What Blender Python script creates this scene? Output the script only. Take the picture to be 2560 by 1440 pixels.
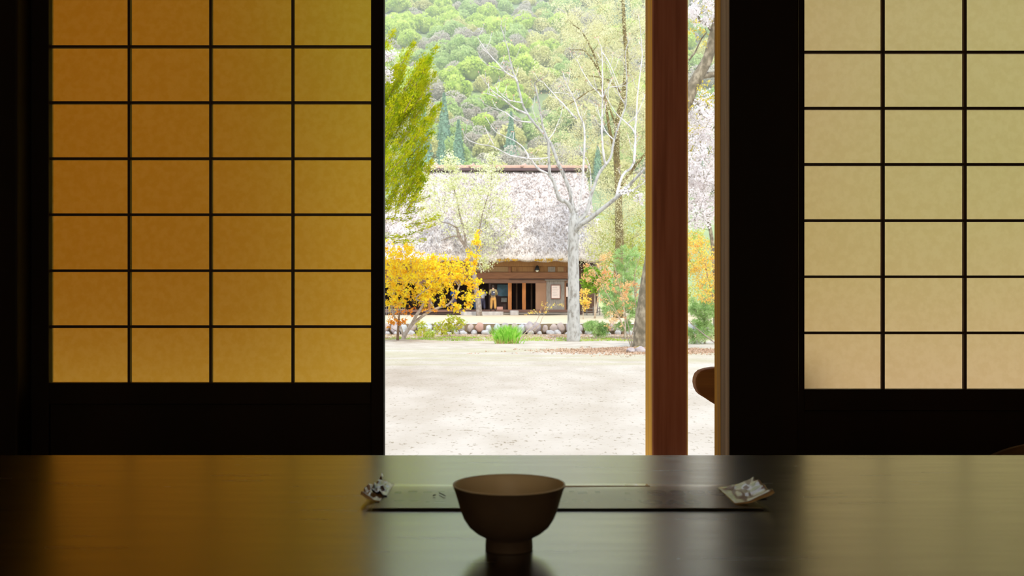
import bpy, math, random
import numpy as np
from mathutils import Vector, Matrix, noise as mnoise

for o in list(bpy.data.objects): bpy.data.objects.remove(o)
SC = bpy.context.scene
COL = SC.collection
R = random.Random(7)
F = 2540.0          # focal length in pixels of the 2560 px wide frame
HZ = 740.0          # pixel row of the horizon
EYE = 0.55          # eye height over the room floor (z = 0)

# ------------------------------------------------------------------ camera
cam_d = bpy.data.cameras.new('camera'); cam = bpy.data.objects.new('camera', cam_d); COL.objects.link(cam)
cam.location = (0, 0, EYE); cam.rotation_euler = (math.radians(90), 0, 0)
cam_d.sensor_width = 36; cam_d.sensor_fit = 'HORIZONTAL'; cam_d.lens = 36*F/2560
cam_d.shift_y = (HZ-720)/2560
cam_d.clip_start = .02; cam_d.clip_end = 3000
cam_d.dof.use_dof = True; cam_d.dof.focus_distance = 3.2; cam_d.dof.aperture_fstop = 14
SC.camera = cam
# ------------------------------------------------------------------ sky, sun, exposure
w = bpy.data.worlds.new('sky'); SC.world = w; w.use_nodes = True
wn = w.node_tree.nodes; wl = w.node_tree.links
bg = wn['Background']; bg.inputs['Strength'].default_value = 1.9
tc = wn.new('ShaderNodeTexCoord'); sx = wn.new('ShaderNodeSeparateXYZ'); wl.new(tc.outputs['Generated'], sx.inputs[0])
rp = wn.new('ShaderNodeValToRGB'); wl.new(sx.outputs['Z'], rp.inputs[0]); wl.new(rp.outputs[0], bg.inputs[0])
rp.color_ramp.elements[0].color = (.93, .95, 1, 1); rp.color_ramp.elements[1].color = (.62, .78, 1, 1)
sun_d = bpy.data.lights.new('sun', 'SUN'); sun = bpy.data.objects.new('sun', sun_d); COL.objects.link(sun)
sun_d.energy = 2.6; sun_d.angle = math.radians(3); sun_d.color = (1, .95, .86)
sun.rotation_euler = (math.radians(42), 0, math.radians(9))
sun.location = (4, -10, 20)
SC.view_settings.view_transform = 'Standard'; SC.view_settings.look = 'None'
SC.view_settings.gamma = 1; SC.view_settings.use_curve_mapping = False
SC.view_settings.exposure = 0.06
SC.cycles.max_bounces = 10; SC.cycles.diffuse_bounces = 6; SC.cycles.transmission_bounces = 8
SC.cycles.transparent_max_bounces = 8; SC.cycles.volume_bounces = 1
SC.cycles.sample_clamp_indirect = 6; SC.cycles.use_denoising = True

# ------------------------------------------------------------------ helpers
def P(px, py, Y): return Vector(((px-1280)/F*Y, Y, EYE+(HZ-py)/F*Y))
def X(px, Y): return (px-1280)/F*Y
def Z(py, Y): return EYE+(HZ-py)/F*Y
def tag(o, label=None, cat=None, group=None, kind=None):
    if label: o['label'] = label
    if cat: o['category'] = cat
    if group: o['group'] = group
    if kind: o['kind'] = kind
    return o
def thing(name, label, cat, loc=(0, 0, 0), group=None, rz=0):
    o = bpy.data.objects.new(name, None); COL.objects.link(o); o.location = loc; o.rotation_euler[2] = rz
    o.empty_display_size = .1
    return tag(o, label, cat, group)

class M:
    """collects shapes, links them as one mesh"""
    def __init__(s): s.v = []; s.f = []
    def add(s, vs, fs):
        n = len(s.v); s.v += [tuple(v) for v in vs]; s.f += [tuple(i+n for i in f) for f in fs]
        return s
    def box(s, x0, x1, y0, y1, z0, z1, b=0):
        if x0 > x1: x0, x1 = x1, x0
        if y0 > y1: y0, y1 = y1, y0
        if z0 > z1: z0, z1 = z1, z0
        return s.add([(x0,y0,z0),(x1,y0,z0),(x1,y1,z0),(x0,y1,z0),(x0,y0,z1),(x1,y0,z1),(x1,y1,z1),(x0,y1,z1)],
                     [(0,3,2,1),(4,5,6,7),(0,1,5,4),(1,2,6,5),(2,3,7,6),(3,0,4,7)])
    def tube(s, pts, rad, n=6, cap=True):
        pts = [Vector(p) for p in pts]
        if not isinstance(rad, (list, tuple)): rad = [rad]*len(pts)
        vs = []; fs = []; u = None
        for i, p in enumerate(pts):
            d = (pts[min(i+1, len(pts)-1)]-pts[max(i-1, 0)])
            if d.length < 1e-9: d = Vector((0, 0, 1))
            d.normalize()
            if u is None: u = d.orthogonal().normalized()
            else:
                u = u-d*u.dot(d)
                u = u.normalized() if u.length > 1e-6 else d.orthogonal().normalized()
            w_ = d.cross(u)
            for k in range(n):
                a = 2*math.pi*k/n
                vs.append(p+(u*math.cos(a)+w_*math.sin(a))*rad[i])
        for i in range(len(pts)-1):
            for k in range(n):
                a, b = i*n+k, i*n+(k+1) % n
                fs.append((a, b, b+n, a+n))
        if cap:
            fs.append(tuple(range(n-1, -1, -1))); fs.append(tuple((len(pts)-1)*n+k for k in range(n)))
        return s.add(vs, fs)
    def prism(s, outline, y0, y1):
        n = len(outline)
        return s.add([(x, y0, z) for x, z in outline]+[(x, y1, z) for x, z in outline],
              [tuple(range(n)), tuple(range(2*n-1, n-1, -1))]+[(i, n+i, n+(i+1) % n, (i+1) % n) for i in range(n)])
    def lathe(s, prof, c=(0, 0, 0), n=64):
        vs = []; fs = []
        for r, z in prof:
            for k in range(n):
                a = 2*math.pi*k/n; vs.append((c[0]+r*math.cos(a), c[1]+r*math.sin(a), c[2]+z))
        for i in range(len(prof)-1):
            for k in range(n):
                fs.append((i*n+k, i*n+(k+1) % n, (i+1)*n+(k+1) % n, (i+1)*n+k))
        return s.add(vs, fs)
    def build(s, name, mat, parent=None, smooth=False, bevel=0, seg=2):
        me = bpy.data.meshes.new(name); me.from_pydata(s.v, [], s.f); me.update()
        o = bpy.data.objects.new(name, me); COL.objects.link(o); me.materials.append(mat)
        if smooth: me.polygons.foreach_set('use_smooth', [True]*len(me.polygons))
        if bevel:
            b = o.modifiers.new('bevel', 'BEVEL'); b.width = bevel; b.segments = seg; b.limit_method = 'ANGLE'
        if parent:
            o.parent = parent
            if parent.type == 'EMPTY' or parent.location.length > 0:
                bpy.context.view_layer.update()
                o.matrix_parent_inverse = parent.matrix_world.inverted()
        return o
def setp(o, parent):
    bpy.context.view_layer.update(); o.parent = parent; o.matrix_parent_inverse = parent.matrix_world.inverted(); return o

def mat(name, c1, c2=None, rough=.7, scale=5, stretch=(1, 1, 1), bump=0, detail=6, spec=.5, lo=.35, hi=.65, coat=0, metal=0, c3=None):
    m = bpy.data.materials.new(name); m.use_nodes = True; n = m.node_tree.nodes; l = m.node_tree.links
    b = n['Principled BSDF']; b.inputs['Base Color'].default_value = (*c1, 1); b.inputs['Roughness'].default_value = rough
    b.inputs['Specular IOR Level'].default_value = spec; b.inputs['Coat Weight'].default_value = coat; b.inputs['Metallic'].default_value = metal
    if c2 is not None or bump:
        t = n.new('ShaderNodeTexCoord'); mp = n.new('ShaderNodeMapping'); mp.inputs['Scale'].default_value = stretch
        nz = n.new('ShaderNodeTexNoise'); nz.inputs['Scale'].default_value = scale; nz.inputs['Detail'].default_value = detail
        l.new(t.outputs['Object'], mp.inputs[0]); l.new(mp.outputs[0], nz.inputs['Vector'])
        if c2 is not None:
            r = n.new('ShaderNodeValToRGB'); e = r.color_ramp.elements
            e[0].position = lo; e[0].color = (*c1, 1); e[1].position = hi; e[1].color = (*c2, 1)
            if c3 is not None:
                x = r.color_ramp.elements.new((lo+hi)/2); x.color = (*c3, 1)
            l.new(nz.outputs[0], r.inputs[0]); l.new(r.outputs[0], b.inputs['Base Color'])
        if bump:
            bp = n.new('ShaderNodeBump'); bp.inputs['Strength'].default_value = bump; bp.inputs['Distance'].default_value = .02
            l.new(nz.outputs[0], bp.inputs['Height']); l.new(bp.outputs[0], b.inputs['Normal'])
    return m
def leafmat(name, c1, c2, scale=1.5, trans=.45):
    m = bpy.data.materials.new(name); m.use_nodes = True; n = m.node_tree.nodes; l = m.node_tree.links
    n.remove(n['Principled BSDF']); out = n['Material Output']
    t = n.new('ShaderNodeTexCoord'); nz = n.new('ShaderNodeTexNoise'); nz.inputs['Scale'].default_value = scale; nz.inputs['Detail'].default_value = 8
    l.new(t.outputs['Object'], nz.inputs['Vector'])
    r = n.new('ShaderNodeValToRGB'); e = r.color_ramp.elements; e[0].position = .38; e[1].position = .62
    e[0].color = (*c1, 1); e[1].color = (*c2, 1); l.new(nz.outputs[0], r.inputs[0])
    d = n.new('ShaderNodeBsdfDiffuse'); tr = n.new('ShaderNodeBsdfTranslucent'); mx = n.new('ShaderNodeMixShader'); mx.inputs[0].default_value = trans
    l.new(r.outputs[0], d.inputs[0]); l.new(r.outputs[0], tr.inputs[0]); l.new(d.outputs[0], mx.inputs[1]); l.new(tr.outputs[0], mx.inputs[2])
    l.new(mx.outputs[0], out.inputs[0])
    return m
def paper(name, c1, c2, trans=.8):
    # washi: part of the light is fully scattered, part goes on roughly forward
    m = leafmat(name, c1, c2, 60, trans); n = m.node_tree.nodes; l = m.node_tree.links
    out = n['Material Output']; last = out.inputs[0].links[0].from_socket; col = [q for q in n if q.type == 'VALTORGB'][0].outputs[0]
    rf_ = n.new('ShaderNodeBsdfRefraction'); rf_.inputs['IOR'].default_value = 1.4; rf_.inputs['Roughness'].default_value = .55
    l.new(col, rf_.inputs[0]); mx = n.new('ShaderNodeMixShader'); mx.inputs[0].default_value = .7
    l.new(last, mx.inputs[1]); l.new(rf_.outputs[0], mx.inputs[2]); l.new(mx.outputs[0], out.inputs[0])
    return m

# ------------------------------------------------------------------ materials
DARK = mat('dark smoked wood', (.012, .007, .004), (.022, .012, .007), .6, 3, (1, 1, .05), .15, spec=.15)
MUNT = mat('dark lattice wood', (.02, .008, .004), (.05, .02, .008), .5, 3, (1, 1, .05))
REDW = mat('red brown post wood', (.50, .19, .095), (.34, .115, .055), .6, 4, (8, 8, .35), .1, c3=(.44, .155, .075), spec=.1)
GOLDW = mat('streaked golden wood', (.80, .42, .05), (.46, .26, .09), .8, 7, (6, 6, .12), .5, c3=(.70, .36, .05), spec=.05)
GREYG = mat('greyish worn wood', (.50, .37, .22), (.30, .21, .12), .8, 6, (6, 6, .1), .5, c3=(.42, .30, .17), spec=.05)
RAILW = mat('orange brown rail wood', (.50, .22, .05), (.40, .16, .04), .7, 6, (.4, 1, 6), .2)
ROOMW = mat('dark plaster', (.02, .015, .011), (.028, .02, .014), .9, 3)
PLAS = mat('tan earthen plaster', (.60, .50, .34), (.54, .44, .29), .95, 3)
FLOORM = mat('worn tatami', (.36, .30, .16), (.30, .24, .13), .8, 40, (1, .1, 1), .1)
CEILM = mat('brown ceiling boards', (.50, .36, .22), (.40, .28, .16), .8, 4, (.2, 3, 1))
DECK = mat('veranda boards', (.30, .18, .09), (.2, .11, .05), .5, 5, (.3, 5, 1), .2)
EAVEM = mat('eave boards', (.26, .10, .02), (.20, .07, .014), .8, 5, (3, .2, 1), .2)
P_AMB = paper('amber aged paper', (.84, .56, .10), (.80, .51, .07), .62)
P_WHT = paper('pale paper', (.84, .61, .37), (.80, .57, .33), .60)
PLAST = None

# lacquered table top
def table_mat():
    m = bpy.data.materials.new('black brown lacquer'); m.use_nodes = True; n = m.node_tree.nodes; l = m.node_tree.links
    b = n['Principled BSDF']
    t = n.new('ShaderNodeTexCoord'); mp = n.new('ShaderNodeMapping'); mp.inputs['Scale'].default_value = (1.2, 9, 1)
    nz = n.new('ShaderNodeTexNoise'); nz.inputs['Scale'].default_value = 6; nz.inputs['Detail'].default_value = 8
    l.new(t.outputs['Object'], mp.inputs[0]); l.new(mp.outputs[0], nz.inputs['Vector'])
    r = n.new('ShaderNodeMapRange'); r.inputs['To Min'].default_value = .20; r.inputs['To Max'].default_value = .31
    l.new(nz.outputs[0], r.inputs[0]); l.new(r.outputs[0], b.inputs['Roughness'])
    c = n.new('ShaderNodeValToRGB'); e = c.color_ramp.elements; e[0].position = .35; e[1].position = .7
    e[0].color = (.016, .012, .010, 1); e[1].color = (.030, .021, .016, 1); l.new(nz.outputs[0], c.inputs[0]); l.new(c.outputs[0], b.inputs['Base Color'])
    b.inputs['IOR'].default_value = 1.8; b.inputs['Coat Weight'].default_value = 1; b.inputs['Coat IOR'].default_value = 1.6; b.inputs['Specular Tint'].default_value = (.78, .88, 1, 1); l.new(r.outputs[0], b.inputs['Coat Roughness'])
    bp = n.new('ShaderNodeBump'); bp.inputs['Strength'].default_value = .05; bp.inputs['Distance'].default_value = .002
    l.new(nz.outputs[0], bp.inputs['Height']); l.new(bp.outputs[0], b.inputs['Normal'])
    return m
LACQ = table_mat()

# ------------------------------------------------------------------ the room
D = 2.63
def struct(name, m_, mt, bevel=0): return tag(m_.build(name, mt, None, bevel=bevel), kind='structure')
XL, XR = -1.95, 2.6
struct('floor', M().box(-3.2, 3.2, -3, D+.12, -.08, 0), FLOORM)
struct('ceiling', M().box(-3.2, 3.2, -3, D+.2, 2.45, 2.55), CEILM)
struct('wall_back', M().box(-3.2, 3.2, -3.1, -3, -.08, .55).box(-3.2, 3.2, -3.1, -3, 2.2, 2.55).box(-3.2, -1.45, -3.1, -3, .55, 2.2).box(1.45, 3.2, -3.1, -3, .55, 2.2), PLAS)
wt_ = tag(M().box(-1.51, 1.51, -3.12, -2.98, .5, .55).box(-1.51, 1.51, -3.12, -2.98, 2.2, 2.25).box(-1.51, -1.45, -3.12, -2.98, .55, 2.2).box(1.45, 1.51, -3.12, -2.98, .55, 2.2).box(-.02, .02, -3.08, -3.02, .55, 2.2).build('fill_window_1', DARK), kind='structure')  # window added behind the camera as fill light for the room
M().add([(-1.45, -3.05, .55), (1.45, -3.05, .55), (1.45, -3.05, 2.2), (-1.45, -3.05, 2.2)], [(0, 1, 2, 3)]).build('fill_window_paper', P_WHT, wt_)
struct('wall_left', M().box(-3.3, -3.2, -3.1, D+.2, -.08, 2.55), PLAS)
struct('wall_right', M().box(3.2, 3.3, -3.1, D+.2, -.08, 2.55), PLAS)
PLx0 = X(58, 2.58)
# front wall: plaster beside and over the sliding doors
struct('wall_front', M().box(-3.2, PLx0-.16, D-.02, D+.08, 0, 2.45).box(X(2905, D), 3.2, D-.02, D+.08, 0, 2.45)
       .box(PLx0-.16, X(2905, D), D-.02, D+.08, 1.86, 2.45), ROOMW)
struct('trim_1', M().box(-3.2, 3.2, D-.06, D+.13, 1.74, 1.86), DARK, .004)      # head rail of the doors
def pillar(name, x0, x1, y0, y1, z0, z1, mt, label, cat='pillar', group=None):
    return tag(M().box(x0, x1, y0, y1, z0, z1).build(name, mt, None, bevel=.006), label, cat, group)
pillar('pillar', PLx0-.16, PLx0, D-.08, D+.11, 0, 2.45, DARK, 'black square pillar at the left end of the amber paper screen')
YN, YF = 2.55, 2.55*1.073
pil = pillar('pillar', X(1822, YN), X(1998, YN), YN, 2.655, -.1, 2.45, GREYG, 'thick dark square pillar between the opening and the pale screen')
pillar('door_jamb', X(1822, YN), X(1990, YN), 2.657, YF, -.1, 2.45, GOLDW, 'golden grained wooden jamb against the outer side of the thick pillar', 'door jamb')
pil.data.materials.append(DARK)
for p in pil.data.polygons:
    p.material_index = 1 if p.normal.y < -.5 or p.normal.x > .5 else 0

# shoji screens
def shoji(name, label, xs, xstiles, ys, x0, x1, ztop, pap, yb, mt=MUNT):
    t = thing(name, label, 'sliding screen', ((x0+x1)/2, yb, 0))
    # paper behind the lattice
    xa, xb = xs[0], xs[-1]; za, zb = ys[-1], ys[0]
    y_ = yb+.0138
    M().add([(xa-.008, y_, za-.008), (xb+.008, y_, za-.008), (xb+.008, y_, zb+.008), (xa-.008, y_, zb+.008)], [(0, 1, 2, 3)]).build('paper', pap, t)
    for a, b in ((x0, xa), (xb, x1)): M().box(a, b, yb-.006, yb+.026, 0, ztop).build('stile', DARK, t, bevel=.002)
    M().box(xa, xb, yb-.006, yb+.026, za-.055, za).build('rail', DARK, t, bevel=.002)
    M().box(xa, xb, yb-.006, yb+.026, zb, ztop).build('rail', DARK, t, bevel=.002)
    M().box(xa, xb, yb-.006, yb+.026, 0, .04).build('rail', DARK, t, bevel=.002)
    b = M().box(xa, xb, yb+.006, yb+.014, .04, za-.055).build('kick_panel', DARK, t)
    for x in xs[1:-1]: M().box(x-.0036, x+.0036, yb, yb+.0132, za, zb).build('muntin', mt, t, bevel=.0008, seg=1)
    for z in ys[1:-1]: M().box(xa, xb, yb+.001, yb+.0132, z-.0034, z+.0034).build('muntin', mt, t, bevel=.0008, seg=1)
    return t
XJ = D
def xj(px): return X(px, XJ)
lys = [Z(957-140.2*k, XJ) for k in range(0, 13)][::-1]
shoji('paper_screen', 'sliding screen with amber aged paper and dark lattice at the left',
      [xj(124), xj(322), xj(526), xj(731.5), xj(928)], None, lys, xj(58), xj(960), 1.77, P_AMB, D)
rys = [Z(973-140.6*k, XJ) for k in range(0, 13)][::-1]
shoji('paper_screen', 'sliding screen with pale beige paper and dark lattice at the right',
      [xj(2010), xj(2209), xj(2414), xj(2619), xj(2824)], None, rys, xj(1965), xj(2870), 1.77, P_WHT, D)

# ------------------------------------------------------------------ veranda
struct('floor_veranda', M().box(-4, 4, D+.14, 3.98, -.16, -.08), DECK)
vy = 4.0
y1 = vy*1.052
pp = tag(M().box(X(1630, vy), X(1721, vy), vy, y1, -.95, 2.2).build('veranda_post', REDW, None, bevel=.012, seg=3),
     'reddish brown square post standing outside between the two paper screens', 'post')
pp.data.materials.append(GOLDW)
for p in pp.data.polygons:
    if abs(p.normal.x) > .5: p.material_index = 1  # side faces take the golden wood, the other faces stay red brown
for nm, a, b in (('veranda_post', -2.3, 'reddish post hidden outside behind the amber screen'), ('veranda_post', 3.9, 'reddish post outside behind the far end of the pale screen')):
    tag(M().box(a, a+.14, vy, y1, -.95, 2.2).build(nm, REDW, None, bevel=.012), b, 'post')
# eaves
struct('trim_2', M().box(-6, 6, vy+.02, vy+.18, 2.2, 2.4), EAVEM, .005)
M_ = M()
M_.add([(-7, 2.6, 2.75), (7, 2.6, 2.75), (7, 5.5, 2.26), (-7, 5.5, 2.26), (-7, 2.6, 3.2), (7, 2.6, 3.2), (7, 5.5, 2.5), (-7, 5.5, 2.5)],
       [(0, 3, 2, 1), (4, 5, 6, 7), (0, 1, 5, 4), (1, 2, 6, 5), (2, 3, 7, 6), (3, 0, 4, 7)])
struct('roof_eave', M_, EAVEM)
struct('roof', M().add([(-7, -4, 5.2), (7, -4, 5.2), (7, 2.6, 3.2), (-7, 2.6, 3.2), (-7, -4, 5.4), (7, -4, 5.4), (7, 2.6, 3.4), (-7, 2.6, 3.4)],
       [(0, 3, 2, 1), (4, 5, 6, 7), (0, 1, 5, 4), (1, 2, 6, 5), (2, 3, 7, 6), (3, 0, 4, 7)]), EAVEM)
# unseen boarded block added beyond the amber screen to tint and darken its paper
TINT_WALL = mat('orange brown tint boards', (.22, .10, .012), (.16, .07, .008), .85, 5, (6, 6, .3), .2, spec=.1)
struct('unseen_tint_wall', M().box(-17, -3.0, 15, 21, -1.6, 6.5), TINT_WALL)
struct('unseen_tint_roof', M().add([(-17.5, 14, 6.3), (-2.9, 14, 6.3), (-2.9, 22, 6.3), (-17.5, 22, 6.3), (-17.5, 18, 9.5), (-2.9, 18, 9.5)], [(0, 1, 5, 4), (3, 4, 5, 2), (0, 4, 3), (1, 2, 5), (0, 3, 2, 1)]), EAVEM)
# handrail with a rounded end
ry = 3.45
pts = [(1800, 919), (1785, 919.5), (1768, 922), (1752, 927), (1743, 935), (1738.5, 946), (1737.5, 957), (1740, 970), (1746, 982), (1753, 989), (1768, 998), (1783, 1008), (1800, 1018)]
out = [(X(a, ry), Z(b, ry)) for a, b in pts]
out += [(X(1830, ry), Z(1022, ry)), (X(1900, ry), Z(1024, ry)), (X(1985, ry), Z(1024, ry)), (X(1985, ry), Z(918, ry))]
t = thing('handrail', 'orange brown wooden handrail with rounded end jutting past the pillar', 'handrail', (X(2100, ry), ry, -.08))
M().prism(out, ry, ry+.06).build('rail', RAILW, t, bevel=.008)
for px in (1900,): M().box(X(px, ry), X(px, ry)+.07, ry+.005, ry+.055, -.08, Z(1024, ry)).build('post', RAILW, t, bevel=.004)

# ------------------------------------------------------------------ table, bowl, sign, floor chair
TZ = EYE-.217
t = thing('low_table', 'long low table with dark glossy lacquered top', 'table', (0.05, 1.0, 0))
M().box(-.93, 1.03, .60, 1.388, TZ-.035, TZ).build('tabletop', LACQ, t, bevel=.004, seg=3)
M().box(-.85, .95, .67, .69, TZ-.10, TZ-.035).box(-.85, .95, 1.30, 1.32, TZ-.10, TZ-.035).box(-.85, -.83, .69, 1.30, TZ-.10, TZ-.035).box(.93, .95, .69, 1.30, TZ-.10, TZ-.035).build('apron', DARK, t)
for x in (-.87, .91):
    for y in (.655, 1.275): M().box(x, x+.06, y, y+.06, 0, TZ-.036).build('leg', DARK, t, bevel=.004)

BOWLM = mat('unglazed brown stoneware', (.10, .07, .045), (.08, .055, .035), .5, 30, bump=.05)
BOWLI = mat('pale glaze', (.80, .70, .48), (.76, .66, .44), .4, 20)
by = .872
bowl = thing('tea_bowl', 'small dark footed tea bowl with pale rim on the table', 'tea bowl', (X(1272.5, by), by, TZ))
c = (X(1272.5, by), by, TZ); k = by/F
prof = [(0, 3.5), (50, 3.5), (53, 0), (58.5, 0), (59.5, 4), (58, 30), (64, 36), (82, 47), (100, 64), (113, 86), (122, 112), (129, 140), (136, 164), (139.5, 174), (140.8, 178)]
inner = [(140.8, 178), (140, 180.5), (137.5, 180.5), (135.5, 178), (131, 163), (124, 138), (116, 110), (106, 84), (92, 64), (70, 50), (40, 43), (0, 41)]
M().lathe([(r*k, z*k*.904) for r, z in prof], c, 96).build('bowl_body', BOWLM, bowl, True)
M().lathe([(r*k, z*k*.904) for r, z in inner], c, 96).build('glazed_inside', BOWLI, bowl, True)

def plastic():
    m = bpy.data.materials.new('clear film'); m.use_nodes = True; n = m.node_tree.nodes; l = m.node_tree.links
    out = n['Material Output']; n.remove(n['Principled BSDF'])
    g = n.new('ShaderNodeBsdfGlossy'); g.inputs['Roughness'].default_value = .2; g.inputs[0].default_value = (.9, .9, .9, 1)
    tr = n.new('ShaderNodeBsdfTransparent'); tr.inputs[0].default_value = (.97, .96, .92, 1); fr = n.new('ShaderNodeFresnel'); fr.inputs[0].default_value = 1.7
    mx = n.new('ShaderNodeMixShader'); l.new(fr.outputs[0], mx.inputs[0]); l.new(tr.outputs[0], mx.inputs[1]); l.new(g.outputs[0], mx.inputs[2]); l.new(mx.outputs[0], out.inputs[0])
    return m
PLAST = plastic()
CARD = mat('cream green print', (.86, .88, .70), (.93, .90, .72), .4, 14, (1, 4, 1), coat=1)
CARD.node_tree.nodes['Principled BSDF'].inputs['Coat Roughness'].default_value = .2
INK = mat('navy ink', (.015, .018, .05), rough=.9, spec=0)
TAPE = mat('yellowed tape', (.45, .30, .12), (.6, .45, .22), .35, 25, bump=.3, coat=.4)
def onT(px, py): # point of the table plane seen at a pixel
    Y = (EYE-TZ)*F/(py-HZ); return X(px, Y), Y
sg = thing('laminated_sign', 'long laminated paper sign in clear plastic with curled ends lying on table', 'sign', (*onT(1420, 1245), TZ))
ya = onT(0, 1275)[1]; yb_ = onT(0, 1218)[1]
def strip(x0, x1, y0, y1, z, nx=40, ny=5, wav=0, curlL=0, curlR=0):
    vs = []; fs = []
    for i in range(nx+1):
        for j in range(ny+1):
            u = i/nx; v = j/ny; x = x0+(x1-x0)*u; y = y0+(y1-y0)*v
            zz = z+wav*(.5+.5*math.sin(u*9+v*2))*(.3+v)
            vs.append((x, y, zz))
    for i in range(nx):
        for j in range(ny):
            a = i*(ny+1)+j; fs.append((a, a+ny+1, a+ny+2, a+1))
    return vs, fs
m_ = M(); vs, fs = strip(X(930, 1.04), X(1905, 1.04), ya, yb_, TZ+.0014, wav=0)
m_.add(vs, fs); o = m_.build('paper_sheet', CARD, sg, True)
def crumple(x0, x1, y0, y1, h, seed, n=12, tilt=0, amp=.006, corner=0):
    rr = random.Random(seed); vs = []; fs = []
    for i in range(n+1):
        for j in range(n+1):
            u, v = i/n, j/n
            e = u if tilt > 0 else 1-u
            z = TZ+.0035+h*e*e+amp*e*(.5+mnoise.noise(Vector((u*4+seed, v*5, 0))))
            vs.append((x0+(x1-x0)*u+corner*(v-.5)*e*.02, y0+(y1-y0)*v, max(z, TZ+.003)))
    for i in range(n):
        for j in range(n):
            a = i*(n+1)+j; fs.append((a, a+n+1, a+n+2, a+1))
    return vs, fs
# curled right corner and crumpled left corner
vs, fs = crumple(X(1840, 1.04), X(1925, 1.06), ya+.012, yb_-.02, .010, 3, tilt=1, amp=.004)
o = M().add(vs, fs).build('curled_corner', TAPE, sg, True); o.modifiers.new('s', 'SOLIDIFY').thickness = .0006; o['label'] = 'yellowed curled tape corner'
vs, fs = crumple(X(935, 1.1), X(972, 1.1), ya+.05, yb_+.002, .004, 9, tilt=-1, amp=.009)
o = M().add(vs, fs).build('curled_corner', PLAST, sg, True); o.modifiers.new('s', 'SOLIDIFY').thickness = .0006; o['label'] = 'crumpled clear plastic corner'
vs, fs = crumple(X(903, 1.06), X(950, 1.06), ya+.025, ya+.09, .004, 5, tilt=-1, amp=.006)
o = M().add(vs, fs).build('curled_corner', TAPE, sg, True); o.modifiers.new('s', 'SOLIDIFY').thickness = .0006; o['label'] = 'yellowed loop of tape at the left end'
vs, fs = strip(X(915, 1.03), X(1925, 1.03), ya-.002, yb_+.002, TZ+.0022, wav=.0012)
o = M().add(vs, fs).build('plastic_cover', PLAST, sg, True)
# thin crack of tape along the back edge
M().box(X(1400, 1.14), X(1625, 1.14), yb_-.014, yb_-.012, TZ+.003, TZ+.0042).build('tape_edge', TAPE, sg)
M().box(X(1565, 1.14), X(1622, 1.14), yb_-.011, yb_-.001, TZ+.003, TZ+.0040).build('tape_patch', mat('white tape', (.85, .85, .9), rough=.2, coat=1), sg)
def text(body, px, py, size, sy, parent):
    x, y = onT(px, py)
    cu = bpy.data.curves.new('lettering', 'FONT'); cu.body = body; cu.size = size; cu.extrude = .0002; cu.align_x = 'CENTER'; cu.align_y = 'CENTER'
    cu.offset = .0018; cu.space_character = 1.25
    o = bpy.data.objects.new('lettering', cu); COL.objects.link(o); cu.materials.append(INK)
    o.location = (x, y, TZ+.0017); o.rotation_euler = (0, 0, math.pi); o.scale = (1, sy, 1)
    bpy.context.view_layer.update()
    me = bpy.data.meshes.new_from_object(o.evaluated_get(bpy.context.evaluated_depsgraph_get()))
    q = bpy.data.objects.new('lettering', me); COL.objects.link(q); q.matrix_world = o.matrix_world.copy(); bpy.data.objects.remove(o)
    setp(q, parent); return q
text('Please', 1766, 1238, .040, 1.25, sg)
text('cvo', 1680, 1261, .036, 1.1, sg)
INK2 = mat('faded green print', (.30, .36, .24), rough=.9, spec=0)
rr = random.Random(5); m_ = M()
for py in (1236, 1258):
    px = 985
    while px < 1620:
        wdt = rr.uniform(8, 26)
        if rr.random() < .75:
            x, y = onT(px, py+rr.uniform(-3, 3)); m_.box(x, x+wdt*.0004, y, y+rr.uniform(.004, .012), TZ+.0015, TZ+.0018)
        px += wdt+rr.uniform(6, 18)
o = m_.build('faded_print', INK2, sg); o['kind'] = 'stuff'
# stained spots on the table are in its finish; two crumbs and a twig lie on the sign
TW = mat('dark twig', (.05, .02, .02))
for a, b in (((1098, 1242), (1114, 1250)), ((1082, 1249), (1089, 1247))):
    x0_, y0_ = onT(*a); x1_, y1_ = onT(*b)
    tag(M().tube([(x0_, y0_, TZ+.0042), ((x0_+x1_)/2, (y0_+y1_)/2, TZ+.0044), (x1_, y1_, TZ+.0042)], [.0005, .0006, .0004]).build('twig', TW),
        'tiny dark twig lying on the sign left of the bowl' if a[0] > 1090 else 'tiny dark crumb lying beside the twig on the sign', 'twig')
# floor chair
CUSH = mat('brown cushion cloth', (.14, .075, .02), (.10, .05, .014), .9, 30)
fy = 1.78
fc = thing('floor_chair', 'brown legless floor chair, its rounded back just above table edge at right', 'floor chair', (X(2660, fy), fy, 0))
m_ = M(); prof_ = []
for i in range(25):
    a = math.pi*i/24; prof_.append((X(2690, fy)-.17*math.cos(a)*1.0, Z(1104, fy)-.06+.06*math.sin(a)))
prof_ = [(x, z) for x, z in prof_]+[(X(2690, fy)+.15, .06), (X(2690, fy)-.15, .06)]
m_.prism(prof_, fy, fy+.03).build('backrest', CUSH, fc, bevel=.01)
M().box(X(2690, fy)-.2, X(2690, fy)+.2, fy-.34, fy+.05, 0, .06).build('seat', CUSH, fc, bevel=.02, seg=4)
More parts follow.
